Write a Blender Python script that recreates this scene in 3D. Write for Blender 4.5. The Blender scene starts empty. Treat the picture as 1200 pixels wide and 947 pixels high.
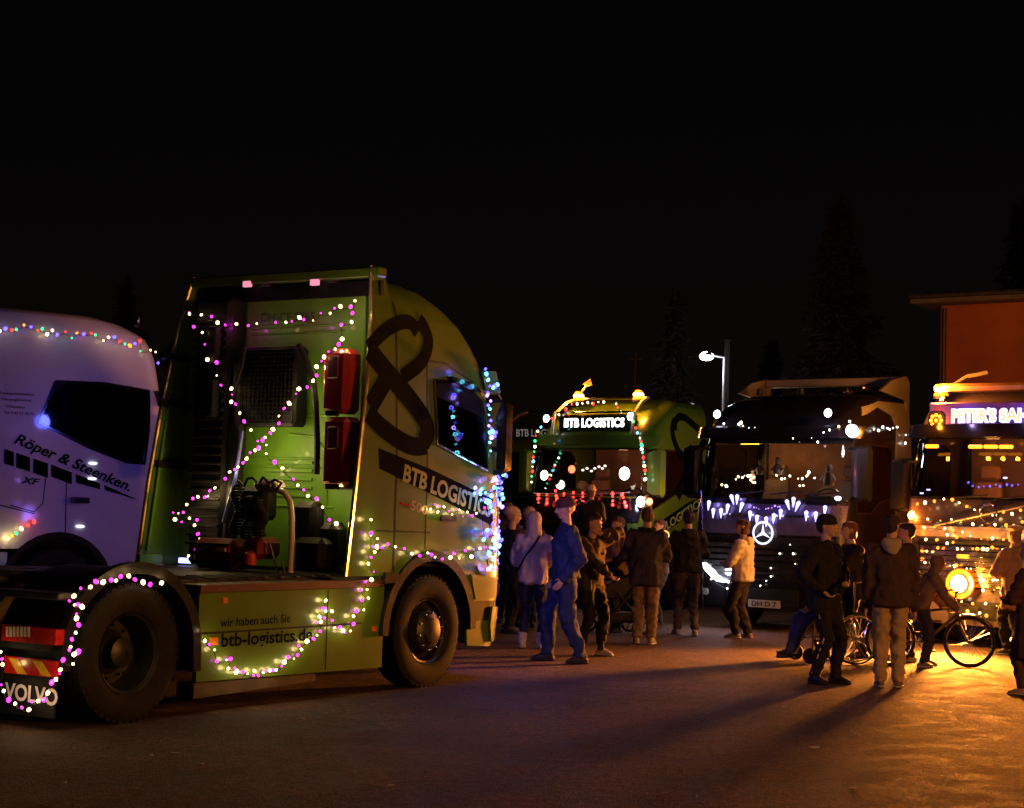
import bpy, bmesh, math, random
from mathutils import Vector, Matrix, noise
from mathutils.geometry import tessellate_polygon
random.seed(7)
S = bpy.context.scene
COL = S.collection
TMP = bpy.data.scenes.new('workshop')   # scratch scene for evaluating modifiers, removed at the end
PI = math.pi
def tmp_dg():
    with bpy.context.temp_override(scene=TMP, view_layer=TMP.view_layers[0]): return bpy.context.evaluated_depsgraph_get()
# ------------------------------------------------------------------ camera
FPX, CX, CY, HOR, ROLL = 2000.0, 600.0, 473.5, 597.0, 0.030
PITCH = math.atan((HOR - CY) / FPX)
CAM = Vector((0, 0, 1.65))
_f = Vector((0, math.cos(PITCH), math.sin(PITCH)))
_r0 = Vector((1, 0, 0)); _u0 = Vector((0, -math.sin(PITCH), math.cos(PITCH)))
_r = _r0 * math.cos(ROLL) + _u0 * math.sin(ROLL)
_u = _u0 * math.cos(ROLL) - _r0 * math.sin(ROLL)
cd = bpy.data.cameras.new('camera'); cam = bpy.data.objects.new('camera', cd); COL.objects.link(cam)
cd.sensor_width = 36; cd.lens = 36 * FPX / 1200; cd.clip_start = 0.1; cd.clip_end = 1500
M3 = Matrix((_r, _u, -_f)).transposed()
cam.matrix_world = Matrix.Translation(CAM) @ M3.to_4x4()
S.camera = cam
# ------------------------------------------------------------------ world, moonlight, exposure
S.view_settings.view_transform = 'Standard'; S.view_settings.look = 'None'
S.view_settings.exposure = 0; S.view_settings.gamma = 1; S.view_settings.use_curve_mapping = False
w = bpy.data.worlds.new("World"); S.world = w; w.use_nodes = True
nt = w.node_tree; bg = nt.nodes['Background']
sky = nt.nodes.new('ShaderNodeTexSky'); sky.sky_type = 'NISHITA'; sky.sun_disc = False
sky.sun_elevation = math.radians(24); sky.sun_rotation = math.radians(200)
tint = nt.nodes.new('ShaderNodeMix'); tint.data_type = 'RGBA'; tint.blend_type = 'MULTIPLY'
tint.inputs['Factor'].default_value = 1; tint.inputs['B'].default_value = (1.0, .50, .42, 1)
nt.links.new(sky.outputs[0], tint.inputs['A']); nt.links.new(tint.outputs['Result'], bg.inputs[0])
bg.inputs[1].default_value = 0.0005
sl = bpy.data.lights.new('moonlight', 'SUN'); sl.energy = 0.02; sl.angle = math.radians(12); sl.color = (1, .38, .40)
so = bpy.data.objects.new('moonlight', sl); COL.objects.link(so)
so.rotation_euler = (math.radians(52), 0, math.radians(-20))
# added unseen warm fill lamp on the right, lights the crowd and green cab
fl_ = bpy.data.lights.new('warm_fill_right', 'POINT'); fl_.energy = 2600; fl_.color = (1, .36, .07); fl_.shadow_soft_size = .45
flo = bpy.data.objects.new('warm_fill_right', fl_); COL.objects.link(flo); flo.location = (10.0, 7.0, 3.0)
S.cycles.max_bounces = 6; S.cycles.diffuse_bounces = 2; S.cycles.glossy_bounces = 3
S.cycles.transmission_bounces = 4; S.cycles.transparent_max_bounces = 10
S.cycles.sample_clamp_indirect = 2.0; S.cycles.caustics_reflective = False; S.cycles.caustics_refractive = False
S.cycles.use_light_tree = True
# ------------------------------------------------------------------ layout helpers
def ray(px, py): return (_f + _r * ((px - CX) / FPX) - _u * ((py - CY) / FPX))
def PT(px, py, D):
    d = ray(px, py); return CAM + d * (D / d.y)
def G(px, py):
    d = ray(px, py); return CAM + d * (-CAM.z / d.z)
def lin(c): return tuple(((x / 255) / 12.92 if x / 255 <= .04045 else ((x / 255 + .055) / 1.055) ** 2.4) for x in c)
def ip(tab, z):
    if z <= tab[0][0]: return tab[0][1]
    for (a, b), (c, d) in zip(tab, tab[1:]):
        if z <= c: return b + (d - b) * (z - a) / (c - a)
    return tab[-1][1]
# ------------------------------------------------------------------ materials
MATS = {}
def mat(name, col, rough=.5, metal=0, coat=0, var=.18, scale=6, bump=0.0, bscale=60, spec=.5, rvar=.12, ior=1.5):
    if name in MATS: return MATS[name]
    m = bpy.data.materials.new(name); m.use_nodes = True; t = m.node_tree; b = t.nodes['Principled BSDF']
    tc = t.nodes.new('ShaderNodeTexCoord')
    n = t.nodes.new('ShaderNodeTexNoise'); n.inputs['Scale'].default_value = scale; n.inputs['Detail'].default_value = 5
    t.links.new(tc.outputs['Object'], n.inputs['Vector'])
    r = t.nodes.new('ShaderNodeMapRange'); r.inputs['From Min'].default_value = .3; r.inputs['From Max'].default_value = .7
    r.inputs['To Min'].default_value = 1 - var; r.inputs['To Max'].default_value = 1 + var * .6
    t.links.new(n.outputs[0], r.inputs['Value'])
    mx = t.nodes.new('ShaderNodeVectorMath'); mx.operation = 'SCALE'; mx.inputs[0].default_value = col[:3]
    t.links.new(r.outputs[0], mx.inputs['Scale']); t.links.new(mx.outputs[0], b.inputs['Base Color'])
    r2 = t.nodes.new('ShaderNodeMapRange'); r2.inputs['To Min'].default_value = max(.03, rough - rvar); r2.inputs['To Max'].default_value = min(1, rough + rvar)
    t.links.new(n.outputs[0], r2.inputs['Value']); t.links.new(r2.outputs[0], b.inputs['Roughness'])
    b.inputs['IOR'].default_value = ior; b.inputs['Metallic'].default_value = metal; b.inputs['Specular IOR Level'].default_value = spec
    if coat: b.inputs['Coat Weight'].default_value = coat; b.inputs['Coat Roughness'].default_value = .06
    if bump:
        n2 = t.nodes.new('ShaderNodeTexNoise'); n2.inputs['Scale'].default_value = bscale; n2.inputs['Detail'].default_value = 4
        t.links.new(tc.outputs['Object'], n2.inputs['Vector'])
        bp = t.nodes.new('ShaderNodeBump'); bp.inputs['Strength'].default_value = bump; bp.inputs['Distance'].default_value = .01
        t.links.new(n2.outputs[0], bp.inputs['Height']); t.links.new(bp.outputs[0], b.inputs['Normal'])
    MATS[name] = m; return m
def emit(name, col, st, sample=False):
    if name in MATS: return MATS[name]
    m = bpy.data.materials.new(name); m.use_nodes = True; t = m.node_tree; b = t.nodes['Principled BSDF']
    b.inputs['Base Color'].default_value = (*[min(1, c * .4) for c in col], 1)
    b.inputs['Emission Color'].default_value = (*col, 1); b.inputs['Emission Strength'].default_value = st
    b.inputs['Roughness'].default_value = .3
    m.cycles.emission_sampling = 'AUTO' if sample else 'NONE'
    MATS[name] = m; return m
def glassmat(name, tintc, gloss=.12):
    if name in MATS: return MATS[name]
    m = bpy.data.materials.new(name); m.use_nodes = True; t = m.node_tree
    t.nodes.remove(t.nodes['Principled BSDF']); out = t.nodes['Material Output']
    tr = t.nodes.new('ShaderNodeBsdfTransparent'); tr.inputs[0].default_value = (*tintc, 1)
    gl = t.nodes.new('ShaderNodeBsdfGlossy'); gl.inputs['Roughness'].default_value = .04; gl.inputs[0].default_value = (.9, .9, .9, 1)
    fr = t.nodes.new('ShaderNodeFresnel'); fr.inputs[0].default_value = 1.5
    mx = t.nodes.new('ShaderNodeMixShader'); t.links.new(fr.outputs[0], mx.inputs[0])
    t.links.new(tr.outputs[0], mx.inputs[1]); t.links.new(gl.outputs[0], mx.inputs[2]); t.links.new(mx.outputs[0], out.inputs[0])
    MATS[name] = m; return m
GREEN = mat('green_paint', (.085, .16, .016), .34, 0, .6, .08, 2.5)
GREENB = mat('green_rear_wall_paint', (.10, .25, .014), .5, 0, .1, .22, 4, .15, 25)
WHITEP = mat('white_truck_paint', (.62, .62, .66), .32, 0, .6, .05, 2)
BLACKP = mat('black_truck_paint', (.006, .005, .007), .24, 0, .15, .1, 2, spec=.3)
GREYP = mat('grey_truck_paint', (.16, .15, .15), .4, 0, .4, .1, 2)
CREAMP = mat('pale_truck_paint', (.45, .40, .34), .35, 0, .6, .08, 2)
NAVYP = mat('dark_truck_paint', (.05, .035, .05), .3, 0, .7, .1, 2)
BLK = mat('black_plastic', (.010, .009, .010), .55, 0, 0, .3, 12, .25, 90, spec=.5, ior=1.25)
BLKG = mat('black_gloss_trim', (.01, .01, .011), .15, 0, .6, .1, 3)
RUB = mat('tyre_rubber', (.020, .018, .017), .7, 0, 0, .35, 9, .4, 70, spec=.5, ior=1.2)
STEEL = mat('dirty_steel', (.09, .08, .075), .5, .6, 0, .4, 8, .4, 40)
CHROME = mat('chrome', (.65, .63, .6), .16, 1, 0, .1, 8)
RIM = mat('wheel_rim_steel', (.045, .042, .04), .42, .5, 0, .4, 9, .2, 50)
REDP = mat('red_plastic_box', (.28, .012, .016), .38, 0, .3, .15, 4)
REDD = mat('red_tank_paint', (.20, .02, .015), .45, .1, .1, .35, 7, .3, 40)
SEATM = mat('seat_fabric', (.16, .12, .10), .8, 0, 0, .2, 20, .3, 120)
TAN = mat('cab_lining', (.22, .15, .10), .75, 0, 0, .12, 8, .2, 90)
DASH = mat('dashboard_plastic', (.02, .018, .018), .55, 0, 0, .2, 12, .3, 90)
GLASS = glassmat('cab_glass', (.84, .87, .87)); GLASSD = glassmat('dark_cab_glass', (.5, .52, .54))
PLATE = mat('number_plate_white', (.32, .32, .31), .4, 0, 0, .1, 20)
REDREF = mat('red_reflector', (.42, .012, .012), .25, 0, .4, .15, 20)
YELREF = mat('yellow_reflector', (.62, .33, .02), .25, 0, .4, .1, 20)
ORGREF = mat('orange_reflector', (.7, .2, .01), .3, 0, .3, .1, 20)
DECK = mat('deck_plate', (.045, .035, .035), .55, .3, 0, .5, 10, .5, 60)
OLIVET = mat('olive_lettering', (.30, .36, .12), .4, 0, .3, .08, 3)
BLKT = mat('black_lettering', (.005, .005, .005), .75, 0, 0, .1, 3, spec=.5, ior=1.08)
WHT = mat('white_lettering', (.7, .62, .7), .4, 0, .2, .05, 3)
PIPE = mat('pale_hose', (.55, .5, .5), .4, 0, .2, .1, 9)
LAMPG = mat('clear_lamp_lens', (.5, .5, .5), .12, .6, .3, .1, 9)
# ------------------------------------------------------------------ object helpers
def tag(o, label=None, cat=None, group=None, kind=None):
    if label: o['label'] = label
    if cat: o['category'] = cat
    if group: o['group'] = group
    if kind: o['kind'] = kind
    return o
def root(name, label, cat, loc=(0, 0, 0), rz=0, group=None):
    o = bpy.data.objects.new(name, None); COL.objects.link(o); o.location = loc; o.rotation_euler = (0, 0, rz)
    o.empty_display_size = .2
    return tag(o, label, cat, group)
class MB:
    def __init__(s): s.v = []; s.f = []
    def add(s, vs, fs):
        n = len(s.v); s.v += [tuple(v) for v in vs]; s.f += [tuple(i + n for i in f) for f in fs]; return s
    def hullpts(s, pts):
        bm = bmesh.new()
        for p in pts: bm.verts.new(p)
        r = bmesh.ops.convex_hull(bm, input=bm.verts[:])
        bmesh.ops.delete(bm, geom=[v for v in bm.verts if not v.link_faces], context='VERTS')
        bm.verts.index_update()
        s.add([v.co.copy() for v in bm.verts], [[v.index for v in f.verts] for f in bm.faces]); bm.free(); return s
    def box(s, c, d, M=None, bev=None):
        if bev is None: bev = min(d) * .12
        hx, hy, hz = d[0] / 2, d[1] / 2, d[2] / 2; P = []
        for x in (-1, 1):
            for y in (-1, 1):
                for z in (-1, 1):
                    P += [Vector((x * (hx - bev), y * (hy - bev), z * hz)), Vector((x * (hx - bev), y * hy, z * (hz - bev))), Vector((x * hx, y * (hy - bev), z * (hz - bev)))]
        if M is not None: P = [M @ p for p in P]
        c = Vector(c); P = [p + c for p in P]
        return s.hullpts(P)
    def tube(s, pts, r, n=8, rad=None, caps=True):
        pts = [Vector(p) for p in pts]; t0 = (pts[1] - pts[0]).normalized()
        a = t0.orthogonal().normalized(); vs = []; fs = []
        for i, p in enumerate(pts):
            if i == 0: t = t0
            elif i == len(pts) - 1: t = (pts[-1] - pts[-2]).normalized()
            else: t = ((pts[i + 1] - p).normalized() + (p - pts[i - 1]).normalized()); t = t.normalized() if t.length > 1e-6 else t0
            a = (a - t * a.dot(t)); a = a.normalized() if a.length > 1e-6 else t.orthogonal().normalized()
            b = t.cross(a); rr = rad[i] if rad else r
            for k in range(n):
                th = 2 * PI * k / n; vs.append(p + (a * math.cos(th) + b * math.sin(th)) * rr)
        for i in range(len(pts) - 1):
            for k in range(n):
                k2 = (k + 1) % n; fs.append((i * n + k, i * n + k2, (i + 1) * n + k2, (i + 1) * n + k))
        if caps: fs.append(tuple(range(n - 1, -1, -1))); m = (len(pts) - 1) * n; fs.append(tuple(range(m, m + n)))
        return s.add(vs, fs)
    def lathe(s, prof, M=None, n=32, closed=False):
        vs = []; fs = []; m = len(prof)
        for k in range(n):
            th = 2 * PI * k / n
            for r, h in prof:
                v = Vector((r * math.cos(th), h, r * math.sin(th))); vs.append(M @ v if M is not None else v)
        for k in range(n):
            k2 = (k + 1) % n
            for i in range(m if closed else m - 1):
                j = (i + 1) % m
                fs.append((k * m + i, k * m + j, k2 * m + j, k2 * m + i))
        return s.add(vs, fs)
    def ell(s, c, r, M=None, n=10, m=7):
        vs = []; fs = []; c = Vector(c)
        for j in range(1, m):
            ph = PI * j / m
            for k in range(n):
                th = 2 * PI * k / n; v = Vector((r[0] * math.sin(ph) * math.cos(th), r[1] * math.sin(ph) * math.sin(th), r[2] * math.cos(ph)))
                vs.append((M @ v if M is not None else v) + c)
        top = Vector((0, 0, r[2])); bot = -top
        if M is not None: top = M @ top; bot = M @ bot
        vs += [c + top, c + bot]; T = len(vs) - 2
        for k in range(n):
            k2 = (k + 1) % n; fs.append((T, k, k2)); fs.append((T + 1, (m - 2) * n + k2, (m - 2) * n + k))
            for j in range(m - 2): fs.append((j * n + k, (j + 1) * n + k, (j + 1) * n + k2, j * n + k2))
        return s.add(vs, fs)
    def prism(s, poly, fn, o0, o1):
        """poly: 2D points, fn(u,v,off)->3D"""
        n = len(poly); vs = [fn(u, v, o1) for u, v in poly] + [fn(u, v, o0) for u, v in poly]
        tri = tessellate_polygon([[Vector((u, v, 0)) for u, v in poly]])
        fs = [tuple(t) for t in tri] + [tuple(i + n for i in reversed(t)) for t in tri]
        fs += [(i, (i + 1) % n, (i + 1) % n + n, i + n) for i in range(n)]
        return s.add(vs, fs)
    def mesh(s, name, smooth=35, recalc=True):
        me = bpy.data.meshes.new(name); me.from_pydata(s.v, [], s.f)
        if recalc:
            bm = bmesh.new(); bm.from_mesh(me); bmesh.ops.recalc_face_normals(bm, faces=bm.faces[:]); bm.to_mesh(me); bm.free()
        me.update()
        if smooth:
            me.polygons.foreach_set('use_smooth', [True] * len(me.polygons)); me.set_sharp_from_angle(angle=math.radians(smooth))
        return me
    def build(s, name, m, parent=None, smooth=35, label=None):
        me = s.mesh(name, smooth); me.materials.append(m)
        return link(name, me, parent, label)
def link(name, me, parent=None, label=None, loc=None):
    o = bpy.data.objects.new(name, me); COL.objects.link(o); o.parent = parent
    if loc is not None: o.location = loc
    if label: o['label'] = label
    return o
def lamp(loc, col, power, parent=None, rad=.03, name='glow'):
    l = bpy.data.lights.new(name, 'POINT'); l.energy = power; l.color = col; l.shadow_soft_size = rad
    o = bpy.data.objects.new(name, l); COL.objects.link(o); o.location = loc; o.parent = parent; return o
def copytree(o, parent=None):
    c = o.copy(); COL.objects.link(c); c.parent = parent
    for ch in o.children: copytree(ch, c)
    return c
def textpts(txt, bold=.012, shear=0, res=3):
    """flat text mesh: verts (u,v) normalised so cap height 1, u from 0..W"""
    cu = bpy.data.curves.new('t', 'FONT'); cu.body = txt; cu.size = 1; cu.offset = bold; cu.shear = shear; cu.resolution_u = res
    o = bpy.data.objects.new('t', cu); TMP.collection.objects.link(o); dg = tmp_dg()
    me = bpy.data.meshes.new_from_object(o.evaluated_get(dg))
    vs = [(v.co.x, v.co.y) for v in me.vertices]; fs = [tuple(p.vertices) for p in me.polygons]
    bpy.data.objects.remove(o); bpy.data.curves.remove(cu); bpy.data.meshes.remove(me)
    u0 = min(v[0] for v in vs); u1 = max(v[0] for v in vs)
    return [(u - u0, v) for u, v in vs], fs, u1 - u0
def text_obj(txt, fn, A, B, h, m, parent, name='lettering', bold=.015, shear=0, off=.006, thick=0.0):
    """lettering on a surface: fn(u,v,off); baseline A->B in (u,v) surface coords, cap height h"""
    vs, fs, W = textpts(txt, bold, shear); A = Vector(A); B = Vector(B); d = (B - A); L = d.length; d.normalize()
    n = Vector((-d.y, d.x)); 
    if n.y < 0: n = -n
    cap = .72; mb = MB(); P = []
    for u, v in vs:
        q = A + d * (u / W * L) + n * (v / cap * h); P.append(fn(q.x, q.y, off))
    mb.add(P, fs)
    me = mb.mesh(name, None, False); me.materials.append(m); return link(name, me, parent)
# ------------------------------------------------------------------ string lights
_bulb = {}
def bulb_mesh(col, st, r):
    key = (col, st, r)
    if key not in _bulb:
        bm = bmesh.new(); bmesh.ops.create_icosphere(bm, subdivisions=1, radius=r)
        for v in bm.verts: v.co.z *= 1.25
        me = bpy.data.meshes.new('bulb'); bm.to_mesh(me); bm.free()
        me.materials.append(emit('bulb_%d' % len(_bulb), col, st)); _bulb[key] = me
    return _bulb[key]
WARM, MAG, BLU, CYA, RED_, GRN, WHI, AMB, VIO = (1, .72, .28), (1, .035, .80), (.10, .07, 1), (.12, .65, 1), (1, .04, .03), (.05, .8, .3), (1, .93, .8), (1, .24, .015), (.36, .2, 1)
ST = {WARM: 7, MAG: 3.2, BLU: 4.5, CYA: 5, RED_: 3.2, GRN: 2.2, WHI: 8, AMB: 3.4, VIO: 5}
def light_string(label, paths, cols, r=.016, every=3, power=.35, group=None, jit=.02, cord=True, sag=0, lightoff=Vector((0, 0, 0)), parent_cols=None, st=1.0, dim=None):
    """paths: list of world polylines, one bulb at each point"""
    c0 = paths[0][0]; rt = root('light_string', label, 'string lights', c0, 0, group); k = 0
    mb = MB()
    for P in paths:
        pts = [Vector(p) - Vector(c0) + Vector((0, 0, random.uniform(-.012, .012))) for p in P]
        if cord and len(pts) > 1:
            q = []
            for a, b in zip(pts, pts[1:]):
                q.append(a); q.append((a + b) / 2 - Vector((0, 0, .008 + sag)))
            q.append(pts[-1]); q = [x - Vector((0, 0, .012)) for x in q]
            q2 = [q[0]]
            for x in q[1:]:
                if (x - q2[-1]).length > .004: q2.append(x)
            if len(q2) > 1: mb.tube(q2, .0035, 4)
        for p in pts:
            c = cols[k % len(cols)] if parent_cols is None else random.choice(cols)
            o = link('bulb', bulb_mesh(c, ST[c] * st, r * (1 if (k % 3) else .8)), rt, None, p)
            o.rotation_euler = (random.uniform(-1, 1), random.uniform(-1, 1), 0); q_ = random.choice((.62, .8, .9, 1, 1.1, 1.3)); o.scale = (q_, q_, q_)
            if every and k % every == 0:
                lamp(p + lightoff, c, (dim(k) if dim else 1) * power * (1.5 if c in (BLU, MAG, VIO) else 1), rt, .02)
            k += 1
    if mb.v: mb.build('cord', BLK, rt)
    return rt
def densify(P, step):
    out = [Vector(P[0])]
    for a, b in zip(P, P[1:]):
        a = Vector(a); b = Vector(b); n = max(1, round((b - a).length / step))
        for i in range(1, n + 1): out.append(a + (b - a) * i / n)
    return out
def densify2(P, n=8): return [(a[0] + (b[0] - a[0]) * i / n, a[1] + (b[1] - a[1]) * i / n) for a, b in zip(P, P[1:]) for i in range(n + 1)][:]
# ------------------------------------------------------------------ cab surface
class Cab:
    L = 2.0
    def __init__(s, xf, w, xr=3.0, r=.24, bulge=.06, top=3.6):
        s.XF = xf; s.W = w; s.xr = xr; s.r = r; s.b = bulge; s.top = top
    def __call__(s, a_, z, off=0):
        a = abs(a_); sg = 1 if a_ >= 0 else -1
        w = ip(s.W, z) + off; xf = ip(s.XF, z) + off; r = s.r + off; b = s.b
        if a <= .95: y = (w - r) * a / .95; x = xf
        elif a <= 1.35:
            th = (a - .95) / .4 * PI / 2; y = w - r + r * math.sin(th); x = xf - r + r * math.cos(th)
        else: y = w; x = xf - r
        x -= b * (min(a, 1.35) / 1.35) ** 2
        if a > 1.35: t = (a - 1.35) / s.L; x = x + (s.xr - x) * t
        return Vector((x, sg * y, z))
    def S(s, x, z):
        xs = ip(s.XF, z) - s.r - s.b; return 1.35 + s.L * (x - xs) / (s.xr - xs)
    def F(s, y, z):
        w = ip(s.W, z); a = abs(y); sg = 1 if y >= 0 else -1
        if a <= w - s.r: return sg * a / (w - s.r) * .95
        return sg * (.95 + .4 / (PI / 2) * math.asin(min(1, (a - w + s.r) / s.r)))
    def side(s, sg):   # fn(x,z,off) on a side
        return lambda x, z, off: s(sg * s.S(x, z), z, off)
    def front(s):
        return lambda y, z, off: s(s.F(y, z), z, off)
def surf(fn, polys, o0, o1, gu=.12, gv=.14, box=None):
    """mesh of a 2D polygon with holes laid on surface fn(u,v,off), thickness o0..o1"""
    def dens(P):
        out = []
        for i in range(len(P)):
            a = P[i]; b = P[(i + 1) % len(P)]; n = max(1, int(max(abs(b[0] - a[0]) / gu, abs(b[1] - a[1]) / gv)))
            for k in range(n): out.append((a[0] + (b[0] - a[0]) * k / n, a[1] + (b[1] - a[1]) * k / n))
        return out
    polys = [dens(P) for P in polys]; flat = [p for P in polys for p in P]
    tri = tessellate_polygon([[Vector((u, v, 0)) for u, v in P] for P in polys])
    bm = bmesh.new(); V = [bm.verts.new((u, v, 0)) for u, v in flat]
    for t in tri:
        try: bm.faces.new([V[i] for i in t])
        except ValueError: pass
    us = [p[0] for p in flat]; vs = [p[1] for p in flat]
    k = math.ceil(min(us) / gu)
    while k * gu < max(us):
        bmesh.ops.bisect_plane(bm, geom=bm.verts[:] + bm.edges[:] + bm.faces[:], plane_co=(k * gu + 1e-4, 0, 0), plane_no=(1, 0, 0)); k += 1
    k = math.ceil(min(vs) / gv)
    while k * gv < max(vs):
        bmesh.ops.bisect_plane(bm, geom=bm.verts[:] + bm.edges[:] + bm.faces[:], plane_co=(0, k * gv + 1e-4, 0), plane_no=(0, 1, 0)); k += 1
    bmesh.ops.remove_doubles(bm, verts=bm.verts[:], dist=1e-5)
    bm.verts.index_update(); n = len(bm.verts)
    vv = [fn(v.co.x, v.co.y, o1) for v in bm.verts] + [fn(v.co.x, v.co.y, o0) for v in bm.verts]
    fs = [[v.index for v in f.verts] for f in bm.faces]; fs += [[i + n for i in reversed(f)] for f in fs]
    for e in bm.edges:
        if len(e.link_faces) == 1: a, b = e.verts[0].index, e.verts[1].index; fs.append([a, b, b + n, a + n])
    bm.free(); return MB().add(vv, fs)
def arc(cx, cz, r, a0, a1, n): return [(cx + r * math.cos(a0 + (a1 - a0) * i / n), cz + r * math.sin(a0 + (a1 - a0) * i / n)) for i in range(n + 1)]
def rrect(x0, z0, x1, z1, r=.02, n=3):
    P = []
    for cx, cz, a in ((x1 - r, z1 - r, 0), (x0 + r, z1 - r, PI / 2), (x0 + r, z0 + r, PI), (x1 - r, z0 + r, 1.5 * PI)):
        P += arc(cx, cz, r, a, a + PI / 2, n)
    return P
def strip(pts, wd):
    """2D polyline to a thick outline polygon"""
    pts = [Vector(p) for p in pts]; Lf = []; Rt = []
    for i, p in enumerate(pts):
        d = (pts[min(i + 1, len(pts) - 1)] - pts[max(i - 1, 0)]).normalized(); n = Vector((-d.y, d.x)) * wd / 2
        Lf.append(p + n); Rt.append(p - n)
    return [tuple(p) for p in Lf] + [tuple(p) for p in reversed(Rt)]
# ------------------------------------------------------------------ wheels
def wheel(parent, x, y, side, style, R=.51, z=None):
    """side -1 = right, outer face toward side*y"""
    z = R if z is None else z
    rt = MB(); W = .31
    M = Matrix.Translation((x, y, z)) @ Matrix.Scale(side, 4, (0, 1, 0))
    prof = [(.30, -W), (.36, -W - .004), (.44, -W - .006), (R - .02, -W + .005), (R, -W + .03), (R, -W * .66), (R - .012, -W * .65), (R - .012, -W * .62), (R, -W * .61), (R, -W * .36), (R - .012, -W * .35), (R - .012, -W * .32), (R, -W * .31), (R, -.03), (R - .02, -.005), (.46, .004), (.40, .006), (.335, 0), (.30, -.02)]
    rt.lathe(prof, M, 48, True)
    tyre = rt.build('wheel', RUB, parent)
    rb = MB()
    for k in range(48):    # shoulder blocks of the tread
        th = 2 * PI * k / 48; q = M @ Vector((0, 0, 0))
        c = Vector((x + (R - .006) * math.cos(th), y + side * -.045, z + (R - .006) * math.sin(th)))
        rb.box(c, (.022, .07, .04), Matrix.Rotation(-th, 3, 'Y'), .003)
    rb.build('tread_block', RUB, tyre)['kind'] = 'stuff'
    m = MB()
    if style == 'front': p2 = [(.302, -.01), (.29, -.03), (.275, -.035), (.262, -.10), (.22, -.11), (.205, -.07), (.185, .0), (.14, .03), (.12, .035), (.115, .055), (.06, .07), (0.001, .072)]
    else: p2 = [(.302, -.01), (.29, -.03), (.275, -.04), (.265, -.20), (.24, -.235), (.17, -.235), (.15, -.20), (.115, -.17), (.11, -.09), (.06, -.07), (.001, -.068)]
    m.lathe(p2, M, 40); rim = m.build('rim', RIM, tyre)
    nut = MB(); nut.ell((0, 0, 0), (.013, .022, .013), None, 6, 5); nme = nut.mesh('wheel_nut'); nme.materials.append(CHROME if style == 'front' else STEEL)
    for k in range(10):
        th = 2 * PI * (k + .3) / 10; c = M @ (Vector((.172 * math.cos(th), .02, .172 * math.sin(th))) if style == 'front' else Vector((.2 * math.cos(th), -.215, .2 * math.sin(th))))
        link('wheel_nut', nme, tyre, None, c)
    hh = MB(); hh.ell((0, 0, 0), (.022, .012, .022), None, 8, 5); hme = hh.mesh('rim_hole'); hme.materials.append(BLK)
    for k in range(8):
        th = 2 * PI * k / 8; link('rim_hole', hme, tyre, None, M @ Vector((.245 * math.cos(th), -.098 if style == 'front' else -.233, .245 * math.sin(th))))
    return tyre
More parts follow.
